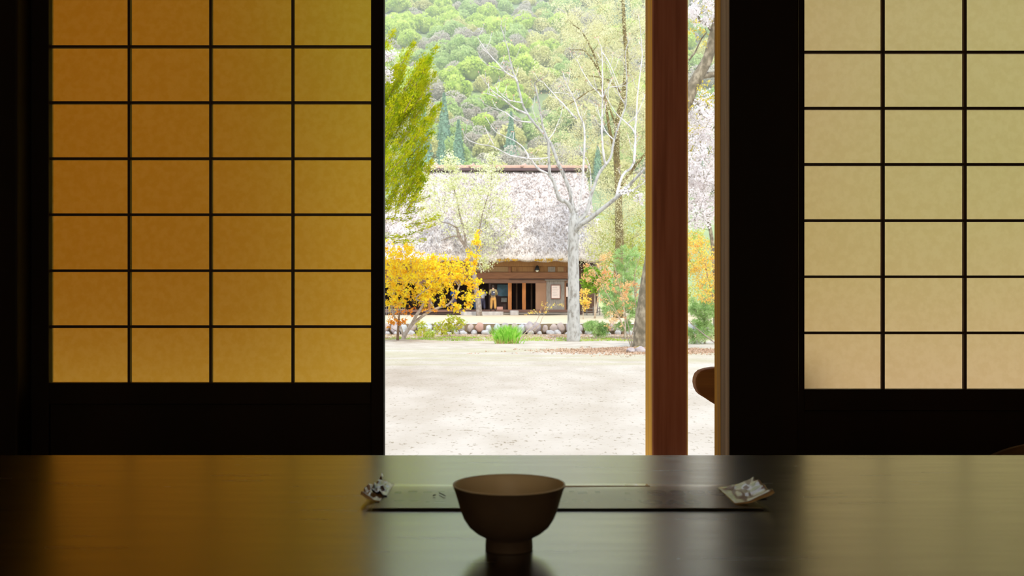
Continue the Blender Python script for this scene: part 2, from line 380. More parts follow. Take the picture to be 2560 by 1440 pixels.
#@@OUTDOORS
# ================================================================== OUTDOORS
def gz(x, y):
    """height of the lower yard"""
    r = -1.33 if y < 8.5 else (-1.33-(y-8.5)/16.5*.22 if y < 25 else -1.55-(y-25)/20*.45 if y < 45 else -2.0)
    def bump(cx, cy, rx, ry_, h):
        d = ((x-cx)/rx)**2+((y-cy)/ry_)**2
        return h*math.exp(-d*1.5)
    r += bump(X(1600, 30.6), 30.8, 2.0, 1.6, .12)+bump(X(985, 43), 43.5, 2.2, 2.2, .12)+bump(X(1268, 43), 42.6, 1.2, 1, .08)
    r += .02*mnoise.noise(Vector((x*.6, y*.4, 0)))+(.015*mnoise.noise(Vector((x*2.5, y*1.5, 3))))
    return EYE+r
def ground_mat():
    m = bpy.data.materials.new('pale sandy gravel'); m.use_nodes = True; n = m.node_tree.nodes; l = m.node_tree.links
    b = n['Principled BSDF']; b.inputs['Roughness'].default_value = .95; b.inputs['Specular IOR Level'].default_value = .15
    geo = n.new('ShaderNodeNewGeometry'); sep = n.new('ShaderNodeSeparateXYZ'); l.new(geo.outputs['Position'], sep.inputs[0])
    def noise(sc, st=(1, 1, 1), det=6):
        mp = n.new('ShaderNodeMapping'); mp.inputs['Scale'].default_value = st; nz = n.new('ShaderNodeTexNoise')
        nz.inputs['Scale'].default_value = sc; nz.inputs['Detail'].default_value = det
        l.new(geo.outputs['Position'], mp.inputs[0]); l.new(mp.outputs[0], nz.inputs['Vector']); return nz.outputs[0]
    def math_(op, a, b_=None, c=None):
        q = n.new('ShaderNodeMath'); q.operation = op; q.use_clamp = True
        for i, v in enumerate((a, b_, c)):
            if v is None: continue
            if isinstance(v, (int, float)): q.inputs[i].default_value = v
            else: l.new(v, q.inputs[i])
        return q.outputs[0]
    def rng(v, a, b_, c=0, d=1):
        q = n.new('ShaderNodeMapRange'); l.new(v, q.inputs[0])
        for i, t in enumerate((a, b_, c, d)): q.inputs[i+1].default_value = t
        return q.outputs[0]
    def mixc(f, a, b_):
        q = n.new('ShaderNodeMix'); q.data_type = 'RGBA'; l.new(f, q.inputs[0])
        for i, v in ((6, a), (7, b_)):
            if isinstance(v, tuple): q.inputs[i].default_value = (*v, 1)
            else: l.new(v, q.inputs[i])
        return q.outputs[2]
    base = mixc(rng(noise(1.5, (1, .35, 1)), .35, .65), (.56, .49, .41), (.47, .40, .32))
    speck = rng(noise(22, (1, .4, 1), 3), .60, .72)
    base = mixc(math_('MULTIPLY', speck, .85), base, (.24, .19, .12))
    moss = math_('MULTIPLY', rng(noise(.35, (.5, 1.6, 1)), .44, .58), math_('MULTIPLY', rng(sep.outputs['Y'], 18, 22), rng(sep.outputs['Y'], 38, 32)))
    base = mixc(math_('MULTIPLY', moss, .45), base, (.42, .38, .20))
    for cx, cy, rr_ in ((X(1600, 30.6), 30.8, 2.6), (X(985, 43), 43.0, 3.0), (X(1268, 41), 40.6, 1.5), (X(1810, 30), 31, 2.6), (X(1434, 44.5), 44.6, 1.2)):
        vd = n.new('ShaderNodeVectorMath'); vd.operation = 'DISTANCE'; cb = n.new('ShaderNodeCombineXYZ'); l.new(sep.outputs['X'], cb.inputs[0]); l.new(sep.outputs['Y'], cb.inputs[1])
        l.new(cb.outputs[0], vd.inputs[0]); vd.inputs[1].default_value = (cx, cy, 0)
        base = mixc(math_('MULTIPLY', math_('MULTIPLY', rng(vd.outputs['Value'], rr_, rr_*.35), rng(noise(2.2), .35, .6)), .8), base, (.34, .24, .16))
    grit = math_('MULTIPLY', rng(noise(1.2, (1, .5, 1)), .45, .6), math_('MULTIPLY', rng(sep.outputs['Y'], 44.5, 46.5), rng(sep.outputs['Y'], 60, 54)))
    base = mixc(math_('MULTIPLY', grit, .8), base, (.44, .30, .20))
    gr = math_('MULTIPLY', rng(noise(.9, (1, .5, 1)), .48, .6), math_('MULTIPLY', rng(sep.outputs['Y'], 45, 46), rng(sep.outputs['Y'], 53, 50)))
    base = mixc(math_('MULTIPLY', gr, .7), base, (.36, .42, .10))
    l.new(base, b.inputs['Base Color'])
    bp = n.new('ShaderNodeBump'); bp.inputs['Strength'].default_value = .5; bp.inputs['Distance'].default_value = .03
    l.new(noise(9, (1, 1, 1), 8), bp.inputs['Height']); l.new(bp.outputs[0], b.inputs['Normal'])
    return m
GROUND = ground_mat()
def grid(name, x0, x1, nx, y0, y1, ny, fn, mt, smooth=True):
    vs = []; fs = []
    for j in range(ny+1):
        y = y0+(y1-y0)*j/ny
        for i in range(nx+1):
            x = x0+(x1-x0)*i/nx; vs.append((x, y, fn(x, y)))
    for j in range(ny):
        for i in range(nx):
            a = j*(nx+1)+i; fs.append((a, a+1, a+nx+2, a+nx+1))
    return tag(M().add(vs, fs).build(name, mt, None, smooth), kind='structure')
grid('ground_yard', -22, 34, 190, 4.2, 53.6, 180, gz, GROUND)
SAND = mat('buff sand path', (.64, .52, .35), (.56, .45, .30), .95, 2, (1, 1, 1), .1)
TZ2 = EYE-1.33
def gt(x, y): return TZ2+.03*mnoise.noise(Vector((x*.7, y*.5, 1)))+(0 if y > 54.4 else -.12*(54.4-y))
grid('ground_terrace', -30, 45, 150, 53.45, 120, 60, gt, SAND)
tag(M().box(-30, 45, 53.42, 53.9, EYE-2.3, TZ2-.14).build('ground_bank', mat('earth bank', (.28, .20, .12), (.22, .16, .09), .95, 3)), kind='structure')
HS = .5; HB = 250
FIELD = mat('meadow', (.45, .50, .18), (.38, .42, .15), .95, .1)
tag(M().add([(-300, 118, TZ2-.1), (400, 118, TZ2-.1), (400, HB, TZ2-.1), (-300, HB, TZ2-.1)], [(0, 1, 2, 3)]).build('ground_field', FIELD), kind='structure')
def hill(x, y): return TZ2-.1+(y-HB)*HS+14*mnoise.noise(Vector((x*.008, y*.006, 0)))*min(1, (y-HB)/60)+5*mnoise.noise(Vector((x*.03, y*.03, 5)))*min(1, (y-HB)/60)
HILLM = mat('forest floor', (.30, .36, .16), (.20, .26, .13), .95, .05)
grid('hill', -330, 420, 90, HB, 800, 80, hill, HILLM)

# ---- leaves
def leaves(name, centers, per, spread, size, mt, parent=None, seed=1, aspect=1.0, dirs=None, hexa=False, flat=1.0):
    """small leaf blades scattered about the centres, one mesh"""
    r = np.random.default_rng(seed)
    C = np.repeat(np.array([tuple(c) for c in centers], float), per, axis=0); n = len(C)
    off = r.normal(size=(n, 3)); off /= (np.linalg.norm(off, axis=1, keepdims=True)+1e-9)
    off *= (r.random((n, 1))**.6)*spread; off[:, 2] *= flat
    C = C+off
    a = r.normal(size=(n, 3))
    if dirs is not None: a = a*.35+np.repeat(np.array([tuple(d) for d in dirs], float), per, axis=0)
    a /= np.linalg.norm(a, axis=1, keepdims=True)
    b = np.cross(a, r.normal(size=(n, 3))); b /= np.linalg.norm(b, axis=1, keepdims=True)
    s = size*(.6+.8*r.random((n, 1)))
    if hexa:
        q = [a*s*.5, a*s*.25+b*s*.45, -a*s*.3+b*s*.4, -a*s*.5, -a*s*.3-b*s*.4, a*s*.25-b*s*.45]
    else:
        q = [a*s*.5*aspect, b*s*.5, -a*s*.5*aspect, -b*s*.5]
    kk = len(q)
    V = np.stack([C+x for x in q], axis=1).reshape(-1, 3)
    me = bpy.data.meshes.new(name)
    me.vertices.add(n*kk); me.vertices.foreach_set('co', V.ravel())
    me.loops.add(n*kk); me.loops.foreach_set('vertex_index', np.arange(n*kk, dtype=np.int32))
    me.polygons.add(n); me.polygons.foreach_set('loop_start', np.arange(0, n*kk, kk, dtype=np.int32)); me.polygons.foreach_set('loop_total', np.full(n, kk, dtype=np.int32))
    me.update(calc_edges=True); me.materials.append(mt)
    o = bpy.data.objects.new(name, me); COL.objects.link(o)
    if parent: setp(o, parent)
    return o

# ---- branches
class Tree:
    def __init__(s, seed): s.m = M(); s.nodes = []; s.r = random.Random(seed); s.tips = []
    def limb(s, pts, r0, r1, n=7, wob=.0, sub=3):
        """smooth, slightly crooked limb through the points"""
        pts = [Vector(p) for p in pts]; q = []
        for i in range(len(pts)-1):
            p0 = pts[max(i-1, 0)]; p1 = pts[i]; p2 = pts[i+1]; p3 = pts[min(i+2, len(pts)-1)]
            for k in range(sub):
                t = k/sub
                v = .5*((2*p1)+(p2-p0)*t+(2*p0-5*p1+4*p2-p3)*t*t+(3*p1-p0-3*p2+p3)*t**3)
                if wob and (i or k): v = v+Vector((s.r.uniform(-wob, wob), s.r.uniform(-wob, wob), s.r.uniform(-wob, wob)))
                q.append(v)
        q.append(pts[-1]); N = len(q)
        rad = [r0+(r1-r0)*(i/(N-1))**.8 for i in range(N)]
        s.m.tube(q, rad, n)
        for p, r in zip(q, rad): s.nodes.append((p, r))
        s.tips.append(q[-1]); return q
    def grow(s, targets, rmin=.006, taper=.55, rise=.5, wob=.25, n=5, maxr=1e9, sag=.12):
        T = [Vector(t) for t in targets]
        base = s.nodes[0][0]; T.sort(key=lambda t: min((t-p).length for p, _ in s.nodes[::3]))
        for t in T:
            best = None; bd = 1e9
            st = max(1, len(s.nodes)//600)
            for p, r in s.nodes[::st]:
                d = (t-p).length; pen = max(0, (p.z-t.z)+rise*math.hypot(t.x-p.x, t.y-p.y))*1.2
                if d+pen < bd: bd = d+pen; best = (p, r)
            p, r = best; d = (t-p); L = d.length
            if L < .02: continue
            r0 = min(r*taper, maxr, rmin*2+L*.02)
            mid1 = p+d*.35+Vector((s.r.gauss(0, wob*L*.25), s.r.gauss(0, wob*L*.25), sag*L*.4*s.r.random()))
            mid2 = p+d*.7+Vector((s.r.gauss(0, wob*L*.25), s.r.gauss(0, wob*L*.25), sag*L*.3*s.r.random()))
            s.limb([p, mid1, mid2, t], max(r0, rmin), rmin*.8, n, 0, 2)
def blob(r, px, py, rx, ry_, Y, dep, n, solid=True):
    o = []
    while len(o) < n:
        a, b, c = r.uniform(-1, 1), r.uniform(-1, 1), r.uniform(-1, 1)
        if a*a+b*b+c*c > 1: continue
        o.append(P(px+a*rx, py+b*ry_, Y+c*dep))
    return o
def near(r, pts, n, d): return [Vector(r.choice(pts))+Vector((r.gauss(0, d), r.gauss(0, d), r.gauss(0, d))) for _ in range(n)]

# ------------------------------------------------------------------ forest on the hill
def crown_mesh(name, seed, mt, w, h, n=1500, leaf=.55, cone=False):
    r = np.random.default_rng(seed); rr = random.Random(seed)
    pts = []
    nl = 9 if not cone else 0
    if cone:
        for i in range(n):
            u = rr.random()**.7; a = rr.uniform(0, 6.283); q = (1-u)*w*(.75+.25*math.sin(a*5+u*40))
            zz = h*(.02+.98*u)-q*.25; q *= rr.uniform(.75, 1.05); pts.append((q*math.cos(a), q*math.sin(a), zz))
        core = [(w*.7*(1-k/6), h*k/6) for k in range(7)]
        per = 1
    else:
        lobes = [(Vector((0, 0, h*.62)), w*.75)]+[(Vector((w*.62*math.cos(k*.785+rr.random()), w*.62*math.sin(k*.785+rr.random()), h*rr.uniform(.35, .68))), w*rr.uniform(.33, .5)) for k in range(nl)]
        for i in range(n):
            c, q = rr.choice(lobes); v = Vector((rr.gauss(0, 1), rr.gauss(0, 1), rr.gauss(0, 1)+.5)).normalized()
            pts.append(c+v*q*rr.uniform(.8, 1.05)*Vector((1, 1, .8)).length/1.63)
        core = [(0.01, h*.1), (w*.4, h*.2), (w*.62, h*.45), (w*.5, h*.68), (0.01, h*.8)]
    o = leaves(name, pts, 1, leaf*.3, leaf, mt, None, seed, 1.3, hexa=not cone)
    m_ = M().lathe(core, (0, 0, 0), 10); o2 = m_.build(name, mt, None, True)
    return o.data, o2, o
kinds = [
 ('broadleaf_tree', 'bright lime green broadleaf tree in the forest on the hillside', 'lime green trees on the hillside', leafmat('lime leaves', (.52, .66, .10), (.72, .80, .20), .25), 5.4, 9, False, .8),
 ('sprouting_tree', 'olive yellow sprouting tree in the forest on the hillside', 'olive yellow trees on the hillside', leafmat('olive leaves', (.64, .62, .24), (.80, .76, .38), .25), 5.2, 8.5, False, .75),
 ('budding_tree', 'grey brown budding tree in the forest on the hillside', 'grey budding trees on the hillside', leafmat('budding twigs', (.56, .50, .42), (.70, .64, .54), .25), 5, 8, False, .6),
 ('broadleaf_tree', 'cool mid green broadleaf tree in the forest on the hillside', 'mid green trees on the hillside', leafmat('mid green leaves', (.46, .60, .20), (.60, .70, .28), .25), 5.2, 8.5, False, .75),
 ('conifer_tree', 'dark blue green pointed conifer at the foot of the hillside', 'conifers at the foot of the hillside', leafmat('conifer needles', (.20, .34, .24), (.28, .44, .28), .3, .2), 2.6, 13, True, .55)]
BARKF = mat('forest bark', (.25, .2, .16), rough=.9)
protos = []
for ki, (nm, lb, gp, mt, w_, h_, cone, lf) in enumerate(kinds):
    var = []
    for v in range(3):
        me, core, o = crown_mesh('crown', 100*ki+v, mt, w_, h_, 2800 if not cone else 1500, lf*.8, cone)
        bpy.data.objects.remove(o); cm = core.data; bpy.data.objects.remove(core)
        # join crown leaves and the dense inside of the crown into one mesh
        import bmesh
        bm = bmesh.new(); bm.from_mesh(me); bm.from_mesh(cm); bm.to_mesh(me); bm.free()
        var.append(me)
    tm = M().tube([(0, 0, -2.5), (0, 0, h_*.5)], [.25, .15], 6); to = tm.build('trunk', BARKF); tme = to.data; bpy.data.objects.remove(to)
    protos.append((nm, lb, gp, var, tme))
rf = random.Random(11); counts = [0]*5
y = 322.0
while y < 640:
    xa = X(925, y)-8; xb = X(1830, y)+8
    x = xa+rf.uniform(0, 8)
    while x < xb:
        yy = y+rf.uniform(-5, 5); px = 1280+x/yy*F
        zz = hill(x, yy); py = HZ-(zz+6-EYE)/yy*F
        nv = mnoise.noise(Vector((x*.02, yy*.02, 2))); q = rf.random()
        grey = (py > 250 and px < 1180) or (220 < py and px > 1330)
        if (300 < py < 420 and 1075 < px < 1195 and q < .8) or (py > 285 and q < .16) or (py < 60 and 1530 < px < 1570) or (abs(px-1290) < 40 and 285 < py < 330 and q < .6): k = 4
        elif py > 235 and (grey or py > 320): k = 2 if q < .45 else 1 if q < .8 else 3
        elif nv > .16: k = 3 if q < .6 else 2
        elif px > 1330: k = 1 if q < .45 else 0 if q < .6 else 2 if q < .8 else 3
        else: k = 0 if q < .72 else 1 if q < .84 else 2 if q < .93 else 3
        sc = rf.uniform(.75, 1.25)*(1 if k != 4 else rf.uniform(1.1, 1.7))
        nm, lb, gp, var, tme = protos[k]
        if counts[k] >= 300: k = 3 if counts[3] < 300 else 2
        nm, lb, gp, var, tme = protos[k]; counts[k] += 1
        band = 'high on the forested hillside' if py < 110 else 'halfway up the forested hillside' if py < 250 else 'low on the hillside just above the farmhouse ridge'
        lb = lb.split(' in the forest')[0].split(' at the foot')[0]+' '+band; gp = gp.split(' on the')[0].split(' at the')[0]+' '+band
        o = bpy.data.objects.new(nm, None); COL.objects.link(o); o.location = (x, yy, zz-1.2); o.rotation_euler = (0, 0, rf.uniform(0, 6.28)); o.scale = (sc, sc, sc*rf.uniform(.85, 1.15)); tag(o, lb, 'tree', gp)
        for cn, cme in (('crown', var[rf.randrange(3)]), ('trunk', tme)):
            c_ = bpy.data.objects.new(cn, cme); COL.objects.link(c_); c_.parent = o
        x += rf.uniform(7.4, 11.2)*(1 if k != 4 else .6)
    y += 11+y*.004
print('forest', counts)

# ------------------------------------------------------------------ thatched farmhouse
YF2 = 71.5
THATCH = mat('weathered pale thatch', (.36, .31, .29), (.74, .67, .63), .95, 7, (1.8, 1, .9), 1, 12, lo=.34, hi=.54, c3=(.62, .55, .51))
STRAW = leafmat('straw', (.44, .38, .35), (.76, .69, .65), 7, .15)
def wood(nm, c, c2, st=(.3, 1, 4)): return mat(nm, c, c2, .7, 6, st, .1)
HB1 = wood('brown beam', (.30, .135, .06), (.22, .095, .045)); HB2 = wood('ochre board', (.38, .20, .07), (.29, .14, .05), (4, 1, .3))
HB3 = wood('orange post', (.48, .17, .035), (.34, .12, .03), (4, 1, .3)); HB4 = wood('pale board', (.40, .26, .13), (.33, .20, .09), (6, 1, .3))
HB5 = wood('grey weathered board', (.36, .32, .28), (.22, .19, .16), (6, 1, .5)); HDK = mat('dark interior boards', (.06, .03, .022), (.04, .02, .017), .8, 2)
HTAN = mat('tan door board', (.38, .20, .11), (.34, .18, .10), .6, 1); GREYW = wood('grey step board', (.30, .26, .22), (.2, .17, .15))
house = thing('farmhouse', 'thatched wooden farmhouse with open brown front behind the trees', 'farmhouse', (X(1230, 74), 74, TZ2))
ZE = Z(624, 70.0); ZR = Z(428, 77.0); YE = 70.0; YR = 77.0
xl0, xl1 = X(840, 72), X(1050, 77); xr1, xr0 = X(1462, 77), X(1500, 71)
def roofz(x, y):
    zf = ZE+(y-YE)/(YR-YE)*(ZR-ZE); zb = ZE+(2*YR-YE-y)/(YR-YE)*(ZR-ZE)
    zl = ZE+(x-xl0)/(xl1-xl0)*(ZR-ZE); zr = ZE+(xr0-x)/(xr0-xr1)*(ZR-ZE)*1.0
    z = min(zf, zb, zl, zr, ZR)
    return z
nx, ny = 150, 90; vs = []; fs = []
x0_, x1_ = xl0-.1, xr0+.1
top = {}
for i in range(nx+1):
    for j in range(ny+1):
        x = x0_+(x1_-x0_)*i/nx; y = YE-.35+(2*YR-2*YE+.7)*j/ny
        z = roofz(x, y)
        edge = min(x-x0_, x1_-x, y-(YE-.35), (2*YR-YE+.35)-y)
        z += .12*mnoise.noise(Vector((x*1.1, y*1.1, z)))+.06*mnoise.noise(Vector((x*3, y*3, z*2)))
        if edge < .35: z = min(z, ZE+.1)-(.35-edge)*1.1
        vs.append((x, y, z))
def gi(i, j): return i*(ny+1)+j
for i in range(nx):
    for j in range(ny): fs.append((gi(i, j), gi(i+1, j), gi(i+1, j+1), gi(i, j+1)))
n0 = len(vs)
for i in range(nx+1):
    for j in range(ny+1):
        x, y, z = vs[gi(i, j)]
        sag = .35*((x-X(1290, 70))/10)**2*.35
        xx = max(x0_+.3, min(x1_-.3, x)); yy = max(YE-.05, min(2*YR-YE+.05, y))
        vs.append((xx, yy, min(z-.15, ZE-.32-sag+(roofz(xx, yy)-ZE)*.8)))
for i in range(nx):
    for j in range(ny): fs.append((n0+gi(i, j), n0+gi(i, j+1), n0+gi(i+1, j+1), n0+gi(i+1, j)))
for i in range(nx):
    fs.append((gi(i, 0), n0+gi(i, 0), n0+gi(i+1, 0), gi(i+1, 0))); fs.append((gi(i, ny), gi(i+1, ny), n0+gi(i+1, ny), n0+gi(i, ny)))
for j in range(ny):
    fs.append((gi(0, j), gi(0, j+1), n0+gi(0, j+1), n0+gi(0, j))); fs.append((gi(nx, j), n0+gi(nx, j), n0+gi(nx, j+1), gi(nx, j+1)))
thatch = M().add(vs, fs).build('thatched_roof', THATCH, house, True)
rs = random.Random(4); cs = []; ds = []
for _ in range(15000):
    x = rs.uniform(xl0, xr0); y = rs.uniform(YE-.3, YR-.3); z = roofz(x, y); cs.append((x, y-.03, z+.05)); ds.append((rs.uniform(-.3, .3), -.65, -1))
st_ = leaves('straw', cs, 1, .1, .085, STRAW, thatch, 5, 3.2, ds); st_['kind'] = 'stuff'
MOSS = leafmat('yellow moss', (.70, .45, .04), (.62, .42, .06), 3, .2)
mc = [c_ for a in (1248, 1262, 1270, 1286, 1343, 1352, 1368, 1378, 1402) for c_ in blob(rs, a, 650, 7, 4, 69.65, .05, 16)]
mo = leaves('moss', mc, 3, .05, .07, MOSS, thatch, 8); mo['kind'] = 'stuff'
RIDGE = wood('pinkish ridge boards', (.62, .40, .30), (.48, .31, .25), (.5, 1, 3)); RSHADOW = mat('painted ridge shadow', (.12, .08, .08), rough=.8)
rg = M(); rg.box(X(1058, 77), X(1468, 77), YR-.35, YR+.35, Z(422, 77), Z(414, 77)); ridge = rg.build('ridge_cap', RIDGE, house, bevel=.04)
M().box(X(1062, 77), X(1466, 77), YR-.42, YR+.42, Z(428, 77), Z(421.5, 77)).build('ridge_shadow_strip', RSHADOW, house)  # dark strip stands in for the shadow line below the ridge cap
for a in (1092, 1183, 1312, 1400):
    m_ = M(); m_.tube([(X(a-8, 77), YR-.45, Z(418, 77)), (X(a, 77), YR, Z(411, 77)), (X(a+6, 77), YR+.4, Z(418, 77))], .10, 8); m_.build('ridge_log', RIDGE, house, True)
# walls and openings, at their real depths
def hb(name, px0, px1, py0, py1, d0, d1, mt, parent=house, bevel=0):
    return M().box(X(px0, YF2), X(px1, YF2), YF2+d0, YF2+d1, Z(py0, YF2), Z(py1, YF2)).build(name, mt, parent, bevel=bevel)
hb('eave_plate', 870, 1424, 666, 650, -.2, .3, HB2)
hb('upper_wall', 870, 1420, 681, 645, .08, .2, HB2)
for a, b, mt in ((1210, 1271, HB4), (1279, 1290, HB2), (1296, 1334, HB2), (1347, 1358, HB2), (1370, 1388, HB5), (1394, 1410, HB4), (1130, 1200, HB4)):
    hb('wall_board', a, b, 679.5, 667, .02, .08, mt)
for a in (1205, 1274, 1343, 1413): hb('short_post', a-3, a+3, 682, 664, -.06, .08, HB1)
hb('head_beam', 870, 1420, 697, 681, -.12, .2, HB1, bevel=.02)
hb('lintel', 870, 1420, 708, 697.5, -.02, .2, wood('lintel', (.26, .14, .09), (.20, .10, .06)))
hb('door_track', 1273, 1420, 699, 697, -.16, .0, HDK)
for a, b, mt in ((1270, 1279, HB3), (1305.5, 1314.5, HB3), (1410.5, 1415.5, HB1), (1222, 1227, HDK), (1070, 1078, HB1), (950, 958, HB1)):
    hb('post', a, b, 775, 707, -.04, .16, mt, bevel=.01)
hb('sliding_door', 1339, 1366, 775, 705, .0, .08, HTAN)
hb('sliding_door', 1366, 1411, 779, 700, -.06, .0, HB5)
hb('door_hood', 1362, 1416, 701.5, 699, -.25, .1, GREYW)
hb('sill_beam', 870, 1420, 780, 774, -.25, .3, wood('sill beam', (.20, .10, .07), (.15, .08, .06)))
hb('foundation_board', 1240, 1420, 786, 780, -.2, .0, GREYW)
hb('foundation_board', 870, 1150, 786, 780, -.2, .0, HDK)
# the dim earth-floored hall behind the opening
rm = M(); rm.box(X(870, YF2), X(1366, YF2), YF2+4.2, YF2+4.4, TZ2, ZE-.2); rm.box(X(860, YF2), X(868, YF2), YF2, YF2+4.4, TZ2, ZE-.2)
rm.box(X(1412, YF2), X(1422, YF2), YF2+.1, YF2+9, TZ2, ZE-.2).build('hall_wall', HDK, house)
M().box(X(870, YF2), X(1420, YF2), YF2, YF2+4.4, Z(781, YF2), Z(777.5, YF2)).build('hall_floor', wood('hall floor', (.14, .08, .06), (.1, .06, .05)), house)
M().box(X(870, YF2), X(1420, YF2), YF2+.1, YF2+4.4, Z(700, YF2), Z(697, YF2)).build('hall_ceiling', HDK, house)
hb('back_partition', 1222, 1270, 775, 707, .9, .98, HDK)
for a in (1328, 1340, 1290): hb('inner_post', a, a+4, 775, 707, 1.6, 1.75, wood('inner post', (.16, .08, .035), (.12, .06, .03)))
# gable side board wall
GB = wood('dark gable board', (.17, .09, .055), (.11, .06, .035), (5, 1, .3))
sh = thing('shed', 'dark brown boarded shed with pale corner pole right of the farmhouse', 'shed', (X(1473, 80), 80, TZ2))
M().box(X(1440, 80), X(1492, 80), 80, 85, TZ2, Z(575, 80)).build('board_wall', GB, sh)
M().add([(X(1425, 80), 79.5, Z(580, 80)), (X(1505, 80), 79.5, Z(580, 80)), (X(1505, 80), 85.5, Z(580, 80)), (X(1425, 80), 85.5, Z(580, 80)), (X(1425, 80), 82.5, Z(540, 80)), (X(1505, 80), 82.5, Z(540, 80))],
        [(0, 1, 5, 4), (3, 4, 5, 2), (0, 4, 3), (1, 2, 5), (0, 3, 2, 1)]).build('roof', THATCH, sh)
for a in (1455, 1466, 1478): M().box(X(a, 80), X(a+1.2, 80), 79.93, 80, Z(683, 80), Z(600, 80)).build('batten', HB2, sh)
M().tube([(X(1494, 79.8), 79.8, TZ2), (X(1494, 79.8), 79.8, Z(580, 80))], .075, 10).build('corner_pole', mat('pale pole', (.60, .56, .58), (.5, .47, .5), .7, 4), sh, True)
M().box(X(1449, 73), X(1457, 73), 73, 73.3, TZ2, Z(700, 73)).box(X(1446, 73), X(1456, 73), 72.9, 73.4, Z(706, 73), Z(660, 73)).build('side_post', wood('purple brown side post', (.20, .12, .10), (.14, .09, .08)), house)
# things on the farmhouse
def box_thing(name, label, cat, px0, px1, py0, py1, y0, y1, mt, group=None, bevel=.01):
    return tag(M().box(X(px0, y0), X(px1, y0), y0, y1, Z(py0, y0), Z(py1, y0)).build(name, mt, None, bevel=bevel), label, cat, group)
PAPW = mat('white notice paper', (.86, .72, .66), (.80, .68, .62), .8, 8)
nb = thing('notice_board', 'white notice in a reddish frame on the grey door', 'notice board', (X(1390, 71.4), 71.4, Z(748, 71.4)))
M().box(X(1377.5, 71.4), X(1401.5, 71.4), 71.34, 71.43, Z(747, 71.4), Z(711.5, 71.4)).build('frame', wood('reddish frame', (.30, .14, .10), (.26, .12, .09)), nb)
pg = M().box(X(1379, 71.4), X(1399, 71.4), 71.31, 71.345, Z(745, 71.4), Z(714, 71.4)).build('notice_paper', PAPW, nb)
LINEM = mat('grey print lines', (.45, .38, .36))
for a in (719, 723, 727, 731, 735, 739): M().box(X(1381, 71.3), X(1397-(a % 3)*2, 71.3), 71.30, 71.312, Z(a+.6, 71.3), Z(a, 71.3)).build('text_line', LINEM, pg)
box_thing('notice_strip', 'narrow white vertical strip on the post by the pale trunk', 'notice', 1415.5, 1419.5, 742, 717, 71.3, 71.34, PAPW)
POST = mat('blue poster print', (.03, .09, .12), (.20, .05, .08), .5, .9, lo=.45, hi=.6, c3=(.06, .16, .22))
box_thing('poster', 'large blue and red poster in the dark hall beside the man', 'poster', 1243, 1270, 741, 711, 72.30, 72.36, POST)
pc = thing('framed_picture', 'small green and grey framed picture under the blue poster', 'picture', (X(1260, 72.3), 72.3, Z(756, 72.3)))
M().box(X(1252, 72.3), X(1268, 72.3), 72.30, 72.36, Z(756, 72.3), Z(743.5, 72.3)).build('frame', HDK, pc)
M().box(X(1253, 72.3), X(1267, 72.3), 72.27, 72.31, Z(755, 72.3), Z(744.5, 72.3)).build('picture', mat('green grey picture', (.14, .18, .12), (.28, .25, .24), .6, 5), pc)
PINK = mat('pink box', (.62, .30, .22), (.66, .38, .3), .8, 3)
box_thing('box', 'small pinkish box on the hall sill right of the man', 'box', 1242, 1257, 776, 767, 71.9, 72.2, PINK)
box_thing('box', 'small pink box on the hall sill left of the white shirt', 'box', 1166, 1175, 776, 767, 71.9, 72.2, PINK)
lp = thing('hanging_lamp', 'small black shaded lamp on the board wall above the doors', 'lamp', (X(1343, 71.2), 71.2, Z(668, 71.2)))
kx = X(1343, 71.15)
M().lathe([(.02, .35), (.10, .30), (.16, .12), (.20, .0), (.17, .0)], (kx, 71.15, Z(676, 71.15)), 16).build('lamp_shade', mat('black shade', (.02, .02, .02)), lp, True)
M().lathe([(.001, -.10), (.09, -.06), (.12, .02), (.09, .08), (.001, .1)], (kx, 71.15, Z(676.5, 71.15)), 16).build('bulb', mat('white bulb glass', (.85, .88, .75), rough=.2), lp, True)
STEP = mat('grey stone slab', (.55, .52, .48), (.42, .38, .36), .9, 3, (1, 1, 1), .4)
def slab(px0, px1, py0, py1, y0, y1, label, seed=0):
    rr = random.Random(seed); n = 18; o_ = []
    for k in range(n):
        a = 2*math.pi*k/n; ca = math.copysign(abs(math.cos(a))**.7, math.cos(a)); sa = math.copysign(abs(math.sin(a))**.7, math.sin(a))
        o_.append(((X(px0, y0)+X(px1, y0))/2+(X(px1, y0)-X(px0, y0))/2*ca*rr.uniform(.93, 1), (y0+y1)/2+(y1-y0)/2*sa*rr.uniform(.93, 1)))
    z0, z1 = Z(py0, y0), Z(py1, y0)
    return tag(M().add([(x, y, z0-.2) for x, y in o_]+[(x, y, z1) for x, y in o_], [tuple(range(n-1, -1, -1)), tuple(range(n, 2*n))]+[(k, (k+1) % n, n+(k+1) % n, n+k) for k in range(n)]).build('stone_slab', STEP, None, bevel=.04), label, 'stone slab')
slab(1150, 1262, 787, 779.5, 69.8, 71.1, 'long flat grey stone slab before the open hall', 1)
slab(1274, 1297, 787, 776.5, 70.4, 71.0, 'small blocky pale stone step right of the long slab', 2)
